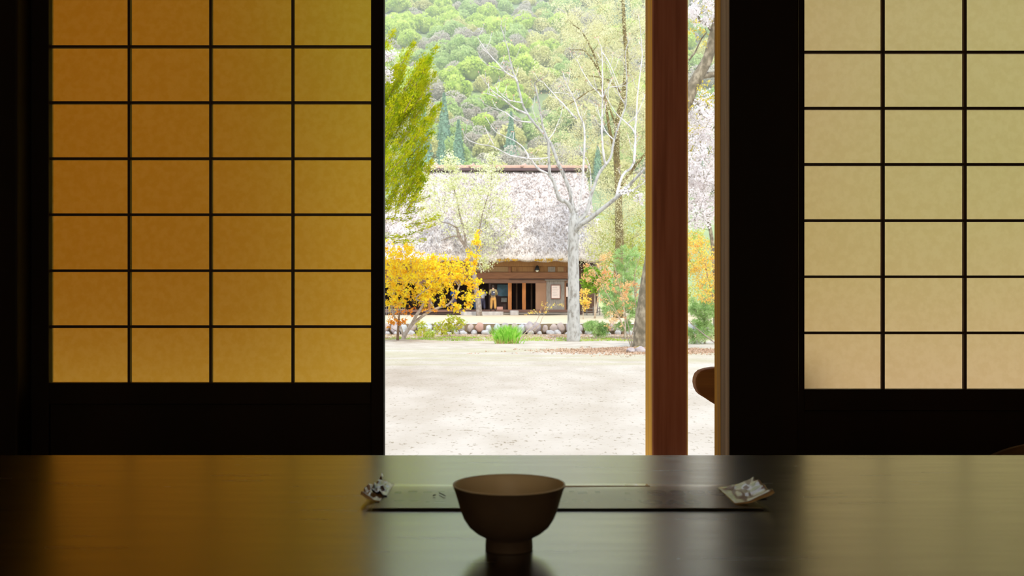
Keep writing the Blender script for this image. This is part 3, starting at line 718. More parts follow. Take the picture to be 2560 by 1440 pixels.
# low lattice by the far left of the house
lt = thing('lattice_fence', 'low grey lattice fence behind the yellow tree', 'fence', (X(990, 70.5), 70.5, TZ2))
for a in range(960, 1012, 5): M().box(X(a, 70.5), X(a+1.2, 70.5), 70.5, 70.54, TZ2, Z(764, 70.5)).build('picket', GREYW, lt)
for b in (766, 774, 781): M().box(X(958, 70.5), X(1012, 70.5), 70.54, 70.58, Z(b, 70.5), Z(b-1.5, 70.5)).build('rail', GREYW, lt)
fn = thing('rail_fence', 'low wooden rail fence beyond the right shrubs', 'fence', (X(1480, 70.5), 70.5, TZ2))
for a in (1466, 1482, 1498, 1515): M().box(X(a, 70.5), X(a+2.5, 70.5), 70.5, 70.58, TZ2, Z(766, 70.5)).build('post', GREYW, fn)
for b in (770, 778): M().box(X(1464, 70.5), X(1518, 70.5), 70.46, 70.5, Z(b+2, 70.5), Z(b, 70.5)).build('rail', GREYW, fn)

# ------------------------------------------------------------------ people
SKIN = mat('skin', (.55, .33, .22), rough=.6); HAIR = mat('dark hair', (.025, .017, .014), (.04, .028, .02), .6, 40)
def skinned(name, V, E, Rr, mt, parent, sub=1, root=0):
    me = bpy.data.meshes.new(name); me.from_pydata([tuple(v) for v in V], E, []); me.update(); me.materials.append(mt)
    o = bpy.data.objects.new(name, me); COL.objects.link(o)
    sk = o.modifiers.new('skin', 'SKIN'); sk.use_smooth_shade = True
    for i, s_ in enumerate(me.skin_vertices[0].data): s_.radius = Rr[i] if isinstance(Rr[i], tuple) else (Rr[i], Rr[i]); s_.use_root = i == root
    ss = o.modifiers.new('sub', 'SUBSURF'); ss.levels = sub; ss.render_levels = sub
    if parent:
        o.parent = parent
    return o
def person(label, px, py_feet, Y, h, face, top, trou, hair=HAIR, arms='down', pack=None, stance=.09, hat=None, skirt=False):
    root = thing('person', label, 'person', (X(px, Y), Y, Z(py_feet, Y)), rz=face)   # face=0 looks towards +Y
    s = h/1.75
    def S(*a): return Vector(a)*s
    hip = .93
    V = [S(0, 0, hip), S(0, -.01, 1.12), S(0, 0, 1.33), S(0, 0, 1.46), S(0, .015, 1.54), S(0, .03, 1.62), S(0, .02, 1.70)]
    Rr = [(.15*s, .10*s), (.13*s, .095*s), (.165*s, .11*s), (.06*s, .06*s), (.055*s, .055*s), (.075*s, .092*s), (.065*s, .078*s)]
    E = [(i, i+1) for i in range(6)]
    def add(v, r, p): V.append(v); Rr.append(r if isinstance(r, tuple) else (r, r)); E.append((p, len(V)-1)); return len(V)-1
    add(S(0, .135, 1.60), .014*s, 5)                                     # nose
    for sd_ in (-1, 1): add(S(.085*sd_, .02, 1.61), .016*s, 5)           # ears
    legs = []
    for sd_ in (-1, 1):
        a = add(S(.09*sd_, 0, .85), .085*s, 0); b = add(S((.09+stance*.3)*sd_, .01, .48), .055*s, a); c_ = add(S((.09+stance*.6)*sd_, -.01, .09), .036*s, b)
        add(S((.10+stance*.7)*sd_, .13, .035), .035*s, c_); legs.append((a, b, c_))
    arm = []
    for sd_ in (-1, 1):
        sh_ = add(S(.19*sd_, 0, 1.40), .055*s, 2)
        if arms == 'front': el = S(.27*sd_, .02, 1.13); wr = S(.17*sd_, .20, 1.02)
        elif arms == 'bent': el = S(.25*sd_, -.03, 1.13); wr = S(.16*sd_, .20, 1.2)
        else: el = S(.27*sd_, -.02, 1.12); wr = S(.27*sd_, .06, .88)
        e_ = add(el, .042*s, sh_); w__ = add(wr, .028*s, e_); d = (wr-el).normalized()
        pm = add(wr+d*.06*s, (.036*s, .02*s), w__)
        side = Vector((0, 1, 0)) if arms == 'down' else Vector((0, 0, 1))
        for k, (off, ln) in enumerate(((-.027, .065), (-.009, .078), (.009, .074), (.027, .058))):
            b0 = wr+d*.09*s+side*off*s; f1 = add(b0, .009*s, pm); f2 = add(b0+d*ln*.55*s+Vector((-.008*sd_*s, 0, 0)), .0085*s, f1); add(b0+d*ln*s+Vector((-.02*sd_*s, 0, 0)), .007*s, f2)
        t0 = add(wr+d*.035*s+side*.04*s, .010*s, w__); add(wr+d*.075*s+side*.06*s, .008*s, t0)
        arm.append((sh_, el, wr))
    skinned('body', V, E, Rr, SKIN, root)
    # shirt or jacket
    tv = [S(0, 0, .90), S(0, -.01, 1.12), S(0, 0, 1.34), S(0, 0, 1.45)]; tr_ = [(.175*s, .125*s), (.16*s, .12*s), (.195*s, .13*s), (.085*s, .08*s)]; te = [(0, 1), (1, 2), (2, 3)]
    for sd_, (sh_, el, wr) in zip((-1, 1), arm):
        n_ = len(tv); tv += [S(.2*sd_, 0, 1.39), el, wr-(wr-el).normalized()*.02*s]; tr_ += [(.075*s, .075*s), (.062*s, .062*s), (.045*s, .045*s)]; te += [(2, n_), (n_, n_+1), (n_+1, n_+2)]
    skinned('jacket', tv, te, tr_, top, root, root=1)
    tv = [S(0, 0, .96), S(0, 0, .86)]; tr_ = [(.17*s, .12*s), (.18*s, .125*s)]; te = [(0, 1)]
    for sd_ in (-1, 1):
        n_ = len(tv); tv += [S(.10*sd_, 0, .78), S((.10+stance*.3)*sd_, .01, .46), S((.09+stance*.6)*sd_, -.01, .08)]; tr_ += [(.125*s, .125*s), (.105*s, .105*s), (.09*s, .09*s)]; te += [(1, n_), (n_, n_+1), (n_+1, n_+2)]
    skinned('trousers', tv, te, tr_, trou, root)
    SH = mat('dark shoe', (.04, .035, .03))
    for sd_ in (-1, 1):
        skinned('shoe', [S((.10+stance*.6)*sd_, -.05, .05), S((.10+stance*.7)*sd_, .06, .045), S((.10+stance*.75)*sd_, .17, .035)], [(0, 1), (1, 2)], [(.045*s, .045*s), (.045*s, .04*s), (.035*s, .03*s)], SH, root)
    import bmesh
    bm = bmesh.new(); bmesh.ops.create_uvsphere(bm, u_segments=16, v_segments=12, radius=1)
    for v in bm.verts:
        f_ = 1-.25*max(0, v.co.y)*max(0, -v.co.z+.4)
        v.co = Vector((v.co.x*.088*s*f_, (v.co.y*.100*f_-.005)*s, v.co.z*.108*s*(1 if v.co.z > 0 or v.co.y < 0 else .3)+1.655*s))
    me = bpy.data.meshes.new('hair'); bm.to_mesh(me); bm.free(); me.materials.append(hair); me.polygons.foreach_set('use_smooth', [True]*len(me.polygons))
    ho = bpy.data.objects.new('hair', me); COL.objects.link(ho); ho.parent = root
    if pack:
        pv = [S(0, -.20, 1.02), S(0, -.22, 1.18), S(0, -.19, 1.33)]
        b_ = skinned('backpack', pv, [(0, 1), (1, 2)], [(.14*s, .07*s), (.145*s, .09*s), (.11*s, .06*s)], pack, root, 2, 1)
        for sd_ in (-1, 1):
            q = M().tube([S(.09*sd_, -.15, 1.32), S(.11*sd_, 0, 1.47), S(.11*sd_, .13, 1.3), S(.12*sd_, .1, 1.12), S(.12*sd_, -.14, 1.06)], .016*s, 6); q_ = q.build('strap', pack); q_.parent = b_
        q_ = M().box(.02*s, .10*s, -.315*s, -.295*s, 1.2*s, 1.27*s).build('patch', mat('white patch', (.85, .85, .82))); q_.parent = b_
    return root
person('person from behind in tan jacket and khaki trousers with a dark backpack', 1233, 776, 71.2, 1.78, 0, mat('tan jacket', (.42, .33, .16), (.36, .28, .13), .9, 8), mat('khaki trousers', (.62, .33, .09), (.52, .27, .07), .9, 8), arms='front', pack=mat('navy grey backpack', (.05, .055, .09), (.08, .08, .12), .8, 10))
person('person in a white shirt and dark trousers just right of the slim trunk', 1207, 776, 72.4, 1.64, .4, mat('white shirt', (.85, .83, .80), rough=.9), mat('charcoal trousers', (.10, .09, .14), rough=.9), arms='bent')
person('person in dark top and blue jeans left of the slim trunk', 1183, 776, 72.6, 1.62, -.3, mat('brown top', (.10, .045, .03), rough=.9), mat('blue jeans', (.05, .10, .20), (.04, .08, .16), .9, 9))
person('person in a blue top and purple grey trousers behind the yellow leaves', 1135, 776, 72.2, 1.66, .2, mat('blue top', (.03, .10, .32), rough=.9), mat('purple grey trousers', (.13, .10, .16), rough=.9), arms='bent')

# ------------------------------------------------------------------ retaining wall stones
def stone_mesh(seed, sx_, sy_, sz_):
    import bmesh
    bm = bmesh.new(); bmesh.ops.create_icosphere(bm, subdivisions=3, radius=1)
    for v in bm.verts:
        n_ = mnoise.noise(v.co*1.3+Vector((seed*7.3, 0, 0)))*.28+mnoise.noise(v.co*3+Vector((seed, 5, 0)))*.07
        v.co *= 1+n_; v.co.x *= sx_; v.co.y *= sy_; v.co.z *= sz_
    me = bpy.data.meshes.new('cobble'); bm.to_mesh(me); bm.free(); me.polygons.foreach_set('use_smooth', [True]*len(me.polygons)); return me
big = [stone_mesh(i, .27, .22, .30) for i in range(8)]; small = [stone_mesh(20+i, .24, .2, .19) for i in range(6)]
SM = {'purplish grey': mat('purplish stone', (.34, .28, .28), (.46, .40, .38), .9, 3, bump=.4), 'blue grey': mat('blue grey stone', (.40, .41, .42), (.56, .56, .54), .9, 3, bump=.4),
      'reddish brown': mat('reddish stone', (.46, .27, .19), (.40, .25, .2), .9, 3, bump=.4), 'pinkish beige': mat('beige stone', (.46, .36, .30), (.36, .29, .26), .9, 3, bump=.4)}
WH = mat('white stone', (.50, .48, .46), (.36, .34, .33), .9, 4, bump=.4)
rs = random.Random(21)
def stone(me, mt, loc, label, group, sc):
    me2 = me.copy(); me2.materials.append(mt)
    o = bpy.data.objects.new('cobble', me2); COL.objects.link(o); o.location = loc; o.rotation_euler = (rs.uniform(-.3, .3), rs.uniform(-.45, .45), rs.uniform(0, 6.28)); o.scale = (sc, sc, sc)
    tag(o, label, 'stone', group)
px = 880
order = {1072: 0}
while px < 1900:
    k = rs.choice(['purplish grey', 'blue grey', 'blue grey', 'pinkish beige', 'purplish grey'])
    if abs(px-1195) < 12: k = 'reddish brown'
    stone(rs.choice(big), SM[k], (X(px, 53.3), 53.22+rs.uniform(-.08, .05), TZ2-.36+rs.uniform(-.04, .06)), f'{k} rounded cobble in upper row of the low retaining wall', f'{k} cobbles in the upper row', rs.uniform(.66, 1.0))
    px += rs.uniform(17, 24)
px = 885
while px < 1900:
    stone(rs.choice(small), WH, (X(px, 53), 52.95+rs.uniform(-.1, .1), EYE-1.96+rs.uniform(-.02, .06)), 'whitish cobble in the bottom row of the low retaining wall', 'whitish cobbles in the bottom row', rs.uniform(.55, 1.05))
    px += rs.uniform(14, 30)
# litter and grass at the foot of the wall, leaves on the mound
rs = random.Random(31)
LIT = leafmat('fallen leaves', (.44, .28, .18), (.62, .46, .34), 3, .1)
cs = [Vector((X(1600, 30.6)+rs.gauss(0, 1.3), 30.6+rs.gauss(0, 1.3), 0)) for _ in range(1500)]+[Vector((rs.uniform(-9, 16), rs.uniform(46, 52.8), 0)) for _ in range(2600)]
cs += [Vector((X(1800, 30)+rs.gauss(0, 1.5), 31+rs.gauss(0, 1.0), 0)) for _ in range(900)]
for c_ in cs: c_.z = gz(c_.x, c_.y)+.012
o = leaves('fallen_leaves', cs, 5, .22, .032, LIT, None, 3, 2.5, flat=.03); tag(o, 'brown fallen leaves strewn around trunks and along the cobble wall', 'fallen leaves', kind='stuff')
GR = leafmat('grass blades', (.30, .50, .05), (.50, .62, .12), 2)
cs = []; ds = []
def tuft(cx, cy, n, sp, spy=None):
    for _ in range(n):
        x = cx+rs.gauss(0, sp); y = cy+rs.gauss(0, spy or sp); cs.append((x, y, gz(x, y)+.04)); ds.append((rs.uniform(-.3, .3), rs.uniform(-.3, .3), 1))
for a in (1060, 1100, 1130, 1158, 1180, 1230, 1340, 1405, 1000, 1520): tuft(X(a, 47.5), 47.6+rs.uniform(-.7, .7), 90, .22)
for a in range(960, 1640, 12): tuft(X(a, 44.9), 45.1+rs.uniform(-.2, .2), 22, .2, .1)
o = leaves('grass', cs, 1, .03, .022, GR, None, 4, 5, ds); tag(o, 'short green grass growing below the cobble wall', 'grass', kind='stuff')

# ------------------------------------------------------------------ bare white barked tree
WB = mat('pale grey bark', (.24, .22, .19), (.44, .43, .40), .9, 5, (1.5, 1.5, .8), .8, 9, lo=.34, hi=.56, c3=(.36, .35, .32))
WL2 = mat('paler upper bark', (.40, .38, .36), (.68, .66, .64), .9, 5, (1.5, 1.5, .8), .6, 9, lo=.34, hi=.56, c3=(.56, .54, .52))
BUD = mat('reddish buds', (.74, .48, .34), (.66, .42, .3), .8)
Yw = 45.0
wt = thing('bare_tree', 'bare pale barked tree before the farmhouse, twigs tipped with reddish buds', 'tree', (X(1433, Yw), Yw, EYE-2.0))
tr = Tree(3); rw = random.Random(8)
trunk = M()
def pts(l, dep0=0, dep1=0):
    n = len(l); return [P(a, b, Yw+dep0+(dep1-dep0)*i/(n-1)) for i, (a, b) in enumerate(l)]
tk = pts([(1434, 866), (1434, 845), (1434, 790), (1434, 700), (1433, 620), (1434, 560), (1436, 535)])
rad = [.36, .30, .272, .25, .235, .225, .20]
tm = M().tube(tk, rad, 16); tb = tm.build('trunk', WB, wt, True)
for p_, r_ in zip(tk, rad): tr.nodes.append((p_, r_))
limbs = [
 ([(1436, 540), (1420, 508), (1398, 497), (1386, 459), (1374, 432), (1372, 380), (1369, 350), (1357, 315), (1348, 262), (1339, 219), (1338, 207), (1354, 198)], .13, .022, 0, -.8),
 ([(1438, 540), (1430, 510), (1421, 465), (1395, 409), (1377, 359), (1342, 315), (1319, 286), (1305, 254), (1293, 204), (1281, 175), (1270, 125), (1258, 85), (1252, 64)], .12, .018, 0, 1.0),
 ([(1293, 204), (1287, 195), (1261, 178), (1243, 157), (1214, 125), (1194, 93)], .055, .014, .55, .2),
 ([(1261, 178), (1245, 172), (1220, 163)], .03, .012, .5, .2),
 ([(1319, 286), (1284, 268), (1255, 245), (1226, 222), (1211, 198)], .06, .014, .4, -.6),
 ([(1243, 242), (1225, 236), (1205, 232)], .03, .012, -.2, -.5), ([(1305, 257), (1290, 254), (1267, 248), (1237, 216)], .04, .012, .4, 1),
 ([(1328, 306), (1290, 300), (1261, 280), (1226, 268)], .045, .012, .3, 1.2),
 ([(1386, 459), (1374, 438), (1349, 424), (1332, 405), (1322, 397), (1275, 388), (1232, 367), (1191, 359), (1167, 347), (1156, 324)], .07, .014, 0, -1.5),
 ([(1322, 397), (1316, 379), (1293, 356), (1261, 341), (1237, 327), (1214, 292)], .045, .012, -1, -.3), ([(1234, 362), (1220, 335), (1211, 315)], .03, .012, -1.3, -1.4),
 ([(1370, 394), (1345, 397), (1322, 397)], .025, .03, -.6, -1),
 ([(1438, 585), (1445, 567), (1480, 543), (1520, 511), (1552, 485), (1582, 453), (1611, 424), (1650, 390)], .16, .05, 0, -2),
 ([(1541, 492), (1555, 441), (1584, 409), (1587, 335), (1567, 309), (1538, 280), (1515, 239)], .08, .014, -1, .5),
 ([(1584, 409), (1587, 370), (1590, 300), (1593, 248), (1602, 175), (1605, 117), (1596, 38)], .065, .014, -1.2, -1),
 ([(1440, 560), (1455, 545), (1468, 526), (1480, 482), (1500, 430), (1526, 395), (1535, 350), (1552, 300), (1564, 262), (1567, 204), (1564, 131), (1576, 96)], .13, .016, 0, 1.5),
 ([(1440, 530), (1450, 500), (1456, 462), (1459, 408), (1461, 321), (1447, 286), (1433, 242), (1418, 213), (1407, 181)], .09, .014, 0, -.7),
 ([(1442, 297), (1407, 260), (1372, 222), (1360, 207)], .05, .014, -.5, 0), ([(1385, 232), (1400, 232), (1425, 235)], .025, .01, -.2, .2),
 ([(1515, 412), (1509, 388), (1504, 321), (1506, 248), (1506, 175), (1504, 125), (1498, 108)], .075, .014, .6, -.3),
 ([(1504, 242), (1494, 230), (1474, 207), (1453, 172), (1442, 146)], .04, .011, 0, .6), ([(1506, 131), (1526, 163), (1552, 230)], .03, .012, 0, -.6),
 ([(1506, 248), (1520, 219), (1555, 216), (1582, 201)], .035, .011, 0, -1), ([(1442, 517), (1474, 494), (1477, 438), (1468, 398)], .05, .013, 0, 1.2),
 ([(1421, 512), (1401, 514), (1363, 517), (1342, 508)], .022, .009, 0, .4), ([(1430, 515), (1432, 480), (1440, 447)], .04, .012, 0, -.4),
 ([(1552, 485), (1580, 476), (1611, 455), (1640, 430)], .05, .02, -1, -1.6), ([(1564, 262), (1550, 240), (1536, 200), (1518, 160)], .035, .011, 1.2, .3),
 ([(1535, 350), (1515, 330), (1500, 290), (1492, 262)], .04, .011, 1.2, 2), ([(1567, 309), (1590, 290), (1612, 240), (1625, 200)], .04, .012, .3, -.5),
 ([(1357, 315), (1340, 300), (1330, 262)], .03, .01, -.3, -.8), ([(1369, 350), (1385, 330), (1402, 290), (1406, 268)], .03, .01, -.2, .4)]
LM = []
for i, (l, r0, r1, d0, d1) in enumerate(limbs):
    T = Tree(40+i); q = T.limb(pts(l, d0, d1), r0*.85, r1*.8, 8, .012, 3)
    LM.append((T.m, q, r0)); tr.nodes += T.nodes
budm = []
for m_, q, r0 in LM:
    L = len(q)
    for i in range(3, L):
        if rw.random() < .42:
            d = (q[i]-q[i-1]).normalized(); sd_ = Vector((rw.uniform(-1, 1), rw.uniform(-1, 1), rw.uniform(-.1, .9))); dd = (d*.5+sd_).normalized(); ln = rw.uniform(.18, .85)
            a = q[i]; b = a+dd*ln*.5; c_ = a+dd*ln*.8+Vector((0, 0, ln*.3)); m_.tube([a, b, c_], [.015, .011, .006], 5); budm.append(c_)
            if rw.random() < .5:
                e_ = b+Vector((rw.uniform(-.3, .3), rw.uniform(-.3, .3), rw.uniform(.1, .35))); m_.tube([b, e_], [.009, .005], 4); budm.append(e_)
    budm.append(q[-1])
    o = m_.build('limb', WL2 if r0 < .12 else WB, wt, True)
bm_ = leaves('buds', budm, 3, .02, .05, BUD, wt, 3, 1.4); bm_['kind'] = 'stuff'

# ------------------------------------------------------------------ dark trunked tree in pale yellow bloom
DB = mat('mossy brown bark', (.12, .09, .05), (.24, .19, .07), .95, 5, (2, 2, 1), .5)
YB = leafmat('pale yellow blossom', (.66, .64, .36), (.82, .80, .54), 1.2)
def tree(name, label, cat, base, trunks, blobs, leafm, bark, per, spread, size, seed, twig=.008, hexa=False, leafname='blossom', taper=.55, maxr=1e9, extra=None, aspect=1.2, wob=.25, flat=1, nearn=0, neard=.3):
    root = thing(name, label, cat, base); T = Tree(seed); r = random.Random(seed)
    for l, r0, r1 in trunks: T.limb(l, r0, r1, 10, 0, 4)
    tr_ = [t for b in blobs for t in blob(r, *b)]
    n_all = len(T.m.v)
    tk_ = T.m.build('trunk', bark, root, True)
    T.m = M(); T.grow(tr_, twig, taper, wob=wob, maxr=maxr)
    T.m.build('branches', bark, root, True)
    cs = tr_+(near(r, tr_, nearn, neard) if nearn else [])
    if extra: cs += extra
    o = leaves(leafname, cs, per, spread, size, leafm, root, seed, aspect, hexa=hexa, flat=flat); o['kind'] = 'stuff'
    return root
Yd = 62.0
zb = TZ2
tree('flowering_tree', 'tall mossy trunked tree in pale yellow bloom beside the farmhouse', 'tree', (X(1546, Yd), Yd, zb),
     [([(X(1546, Yd), Yd, zb), P(1545, 690, Yd), P(1549, 610, Yd), P(1547, 540, Yd), P(1545, 450, Yd), P(1541, 380, Yd), P(1545, 300, Yd), P(1560, 230, Yd), P(1566, 150, Yd), P(1560, 60, Yd), P(1556, -40, Yd)], .33, .10),
      ([P(1545, 400, Yd), P(1525, 330, Yd-.5), P(1512, 250, Yd-1), P(1490, 150, Yd-1), P(1455, 80, Yd-1.4), P(1428, 60, Yd-1.5)], .12, .03),
      ([P(1500, 182, Yd-1), P(1465, 130, Yd), P(1430, 125, Yd)], .06, .03), ([P(1560, 240, Yd), P(1520, 200, Yd+1), P(1470, 190, Yd+1.5), P(1430, 195, Yd+1.5)], .08, .03),
      ([P(1545, 330, Yd), P(1500, 225, Yd-.5), P(1440, 250, Yd-1), P(1400, 275, Yd-1)], .07, .025), ([P(1547, 470, Yd), P(1600, 400, Yd), P(1660, 330, Yd)], .12, .04)],
     [(1560, 80, 120, 130, Yd, 3.0, 170), (1470, 60, 90, 90, Yd, 2.5, 100), (1500, 260, 130, 130, Yd, 3, 150), (1420, 340, 90, 80, Yd, 2, 60), (1590, 300, 60, 120, Yd, 3, 90), (1560, 500, 80, 110, Yd, 2.6, 110), (1500, 600, 40, 50, Yd, 1.5, 35), (1640, 200, 80, 220, Yd, 3, 90), (1420, 180, 60, 60, Yd, 2, 35)],
     YB, DB, 62, .5, .052, 51, nearn=500, neard=.5)
# ------------------------------------------------------------------ slim tree with whitish young leaves before the roof
Yg = 68.5
AB = mat('brown grey bark', (.20, .15, .11), (.34, .29, .25), .95, 8, bump=.3)
WL = leafmat('white green young leaves', (.64, .68, .26), (.90, .90, .74), 3)
tree('budding_tree', 'slim tree with whitish green young leaves spread before the thatched roof', 'tree', (X(1198, Yg), Yg, zb),
     [([(X(1198, Yg), Yg, zb), P(1196, 760, Yg), P(1190, 715, Yg), P(1184, 680, Yg), P(1177, 648, Yg), P(1165, 618, Yg), P(1150, 595, Yg), P(1142, 570, Yg)], .22, .09),
      ([P(1165, 618, Yg), P(1160, 575, Yg), P(1150, 540, Yg+.3), P(1143, 500, Yg+.3), P(1130, 460, Yg+.3)], .09, .03), ([P(1148, 592, Yg), P(1135, 590, Yg), P(1118, 595, Yg), P(1102, 602, Yg)], .07, .03),
      ([P(1142, 570, Yg), P(1125, 560, Yg-.3), P(1100, 555, Yg-.5)], .06, .02), ([P(1186, 690, Yg), P(1193, 620, Yg-.3), P(1205, 540, Yg-.3), P(1225, 470, Yg-.3), P(1232, 400, Yg-.3)], .07, .02)],
     [(1150, 520, 75, 80, Yg, 2, 120), (1110, 440, 60, 55, Yg, 1.5, 60), (1225, 480, 60, 90, Yg, 2, 110), (1230, 410, 25, 35, Yg, 1, 25), (1130, 405, 20, 28, Yg, .8, 18), (1275, 550, 30, 50, Yg, 1.2, 25), (1210, 590, 60, 50, Yg, 1.2, 50), (1080, 510, 40, 50, Yg, 1.2, 30), (1212, 655, 22, 22, Yg, .7, 18)],
     WL, AB, 24, .38, .09, 61, twig=.009, leafname='leaves')
# ------------------------------------------------------------------ yellow maple
Ym = 44.0; zm = EYE-1.97
MB = mat('light brown bark', (.34, .27, .20), (.50, .44, .37), .9, 9, bump=.3)
YL = leafmat('yellow leaves', (.90, .55, .04), (.94, .86, .06), 3.5, .5)
rm_ = random.Random(9)
tree('yellow_maple', 'small spreading tree with bright yellow leaves beside the amber screen', 'tree', (X(1008, Ym), Ym, zm),
     [([(X(1006, Ym), Ym, zm-.05), P(1013, 835, Ym), P(1030, 810, Ym), P(1040, 790, Ym-.2), P(1052, 772, Ym-.3), P(1060, 755, Ym-.3)], .105, .05),
      ([P(1030, 811, Ym), P(1050, 795, Ym), P(1075, 778, Ym), P(1100, 768, Ym), P(1122, 760, Ym), P(1140, 735, Ym), P(1148, 715, Ym), P(1160, 690, Ym)], .075, .025),
      ([P(1085, 772, Ym), P(1075, 750, Ym), P(1062, 720, Ym+.2), P(1035, 690, Ym+.2), P(1025, 650, Ym+.2)], .045, .02), ([P(1060, 755, Ym-.3), P(1040, 745, Ym-.3), P(1075, 715, Ym-.4), P(1080, 680, Ym-.4)], .04, .015),
      ([P(1000, 815, Ym+.4), P(985, 790, Ym+.4), P(980, 765, Ym+.4), P(985, 720, Ym+.4)], .05, .02), ([P(1008, 838, Ym), P(1000, 815, Ym+.4)], .06, .05), ([P(1148, 715, Ym), P(1140, 705, Ym), P(1135, 690, Ym)], .03, .012)],
     [(1040, 690, 80, 60, Ym, 1.5, 230), (1110, 680, 60, 45, Ym, 1.2, 120), (1000, 640, 45, 50, Ym, 1.0, 60), (980, 700, 35, 80, Ym, 1.0, 60), (1160, 680, 35, 35, Ym, .7, 40), (1192, 600, 12, 28, Ym, .3, 9), (1185, 640, 20, 25, Ym, .4, 12), (1188, 708, 22, 12, Ym, .4, 14),
      (1165, 735, 35, 16, Ym, .5, 20), (1175, 748, 12, 10, Ym, .3, 7), (1075, 745, 50, 25, Ym, .8, 45), (1150, 765, 30, 14, Ym, .5, 18), (990, 745, 35, 22, Ym, .6, 30), (1015, 620, 20, 20, Ym, .5, 10)],
     YL, MB, 11, .15, .078, 71, twig=.006, hexa=True, leafname='leaves', nearn=120, neard=.15)
# young red stemmed sapling before it
OL = leafmat('orange leaves', (.75, .22, .03), (.85, .45, .06), 2)
Ys = 42.6
tree('orange_sapling', 'slender sapling with orange red leaves left of the yellow tree stem', 'sapling', (X(995, Ys), Ys, gz(X(995, Ys), Ys)),
     [([(X(994, Ys), Ys, gz(0, Ys)-.1), P(995, 830, Ys), P(997, 800, Ys), P(999, 775, Ys)], .07, .03)],
     [(985, 800, 25, 25, Ys, .4, 14), (1010, 775, 25, 14, Ys, .4, 10), (1000, 805, 22, 12, Ys, .3, 12), (1060, 770, 40, 12, Ys+1, .4, 12)], OL, mat('dark brown bark', (.16, .09, .05), (.22, .14, .07), .9, 9), 7, .14, .07, 72, twig=.005, hexa=True, leafname='leaves')
# low yellow green weeds on the wall
rs = random.Random(77); WEED = leafmat('yellow green weeds', (.55, .48, .05), (.50, .60, .12), 2)
cs = [c_ for b in ((1065, 835, 30, 12, 49, .5, 60), (1110, 820, 30, 18, 50, .5, 80), (1140, 810, 25, 20, 50, .4, 60), (1055, 815, 14, 16, 50, .4, 40), (1130, 795, 20, 10, 50, .3, 20)) for c_ in blob(rs, *b)]
o = leaves('weeds', cs, 6, .12, .07, WEED, None, 6, 1.5); tag(o, 'yellow green weeds sprawling over the cobbles left of the grass clump', 'weeds', kind='stuff')

# ------------------------------------------------------------------ feathery evergreen at the left
Yc = 38.0; zc = gz(X(900, Yc), Yc)
CG = leafmat('yellow green needles', (.26, .36, .01), (.58, .56, .015), 3.5, .4); CB = mat('reddish conifer bark', (.22, .12, .08), (.3, .18, .12), .9, 6, bump=.3)
ev = thing('evergreen_tree', 'feathery yellow green evergreen with upswept plumes at the left of the opening', 'tree', (X(890, Yc), Yc, zc))
T = Tree(5); T.limb([(X(890, Yc), Yc, zc-.1), P(892, 700, Yc), P(897, 500, Yc), P(905, 300, Yc), P(915, 120, Yc), P(925, 20, Yc)], .30, .04, 12, 0, 4)
T.m.build('trunk', CB, ev, True); T.m = M()
rc = random.Random(15)
tips = [(985, 75), (1036, 105), (1094, 116), (1103, 258), (1070, 200), (1082, 330), (1080, 400), (1062, 440), (1012, 165), (965, 100), (1050, 215), (1090, 180), (1000, 235), (1085, 285), (1058, 145), (1075, 145), (1020, 130), (1090, 265), (1075, 235),
        (1040, 300), (1030, 380), (1070, 365), (1010, 330), (985, 300), (960, 200), (975, 400), (1050, 430), (1020, 450), (990, 470), (1063, 320), (1045, 260)]
sparse = [(1075, 490), (1060, 520), (1099, 538), (1085, 548), (1020, 480), (1050, 560), (1010, 500), (985, 545), (1040, 580), (1065, 600), (1000, 590), (975, 520), (1030, 545), (1090, 560), (1020, 600)]
for _ in range(60): tips.append((rc.uniform(930, 1078), rc.uniform(140, 440)))
for _ in range(30): tips.append((rc.uniform(780, 930), rc.uniform(0, 600)))
for _ in range(10): tips.append((rc.uniform(935, 1000), rc.uniform(280, 470)))
cs = []; ds = []; targets = []
for i, (a, b) in enumerate(tips+sparse):
    sp = i >= len(tips); dep = rc.uniform(-1.1, 1.1)*(1 if i > 8 else .3)
    tip = P(a, b, Yc+dep)
    if sp: d = Vector((rc.uniform(.5, 1), rc.uniform(-.4, .4), rc.uniform(.0, .35))).normalized(); L = rc.uniform(.5, .9)
    else: d = Vector((rc.uniform(.35, .75), rc.uniform(-.3, .3), rc.uniform(.8, 1.1))).normalized(); L = rc.uniform(1.0, 1.8)
    root_ = tip-d*L; targets.append(root_); T.limb([root_, root_+d*L*.5+Vector((0, 0, -.04)), tip], .018, .004, 4, 0, 2)
    wdt = .20 if not sp else .12
    for k in range(430 if not sp else 110):
        u = rc.random()**.8; ww = wdt*(math.sin(math.pi*min(1, (1-u)*.82+.03))**.7)+.015
        off = Vector((rc.gauss(0, 1), rc.gauss(0, 1), rc.gauss(0, 1)))*ww*.55
        cs.append(root_+d*L*u+off); ds.append(d*1.2+off*2)
T.grow([t for t in targets], .012, .5, rise=.2)
T.m.build('branches', CB, ev, True)
o = leaves('needles', cs, 1, .02, .030, CG, ev, 3, 3.2, ds); o['kind'] = 'stuff'

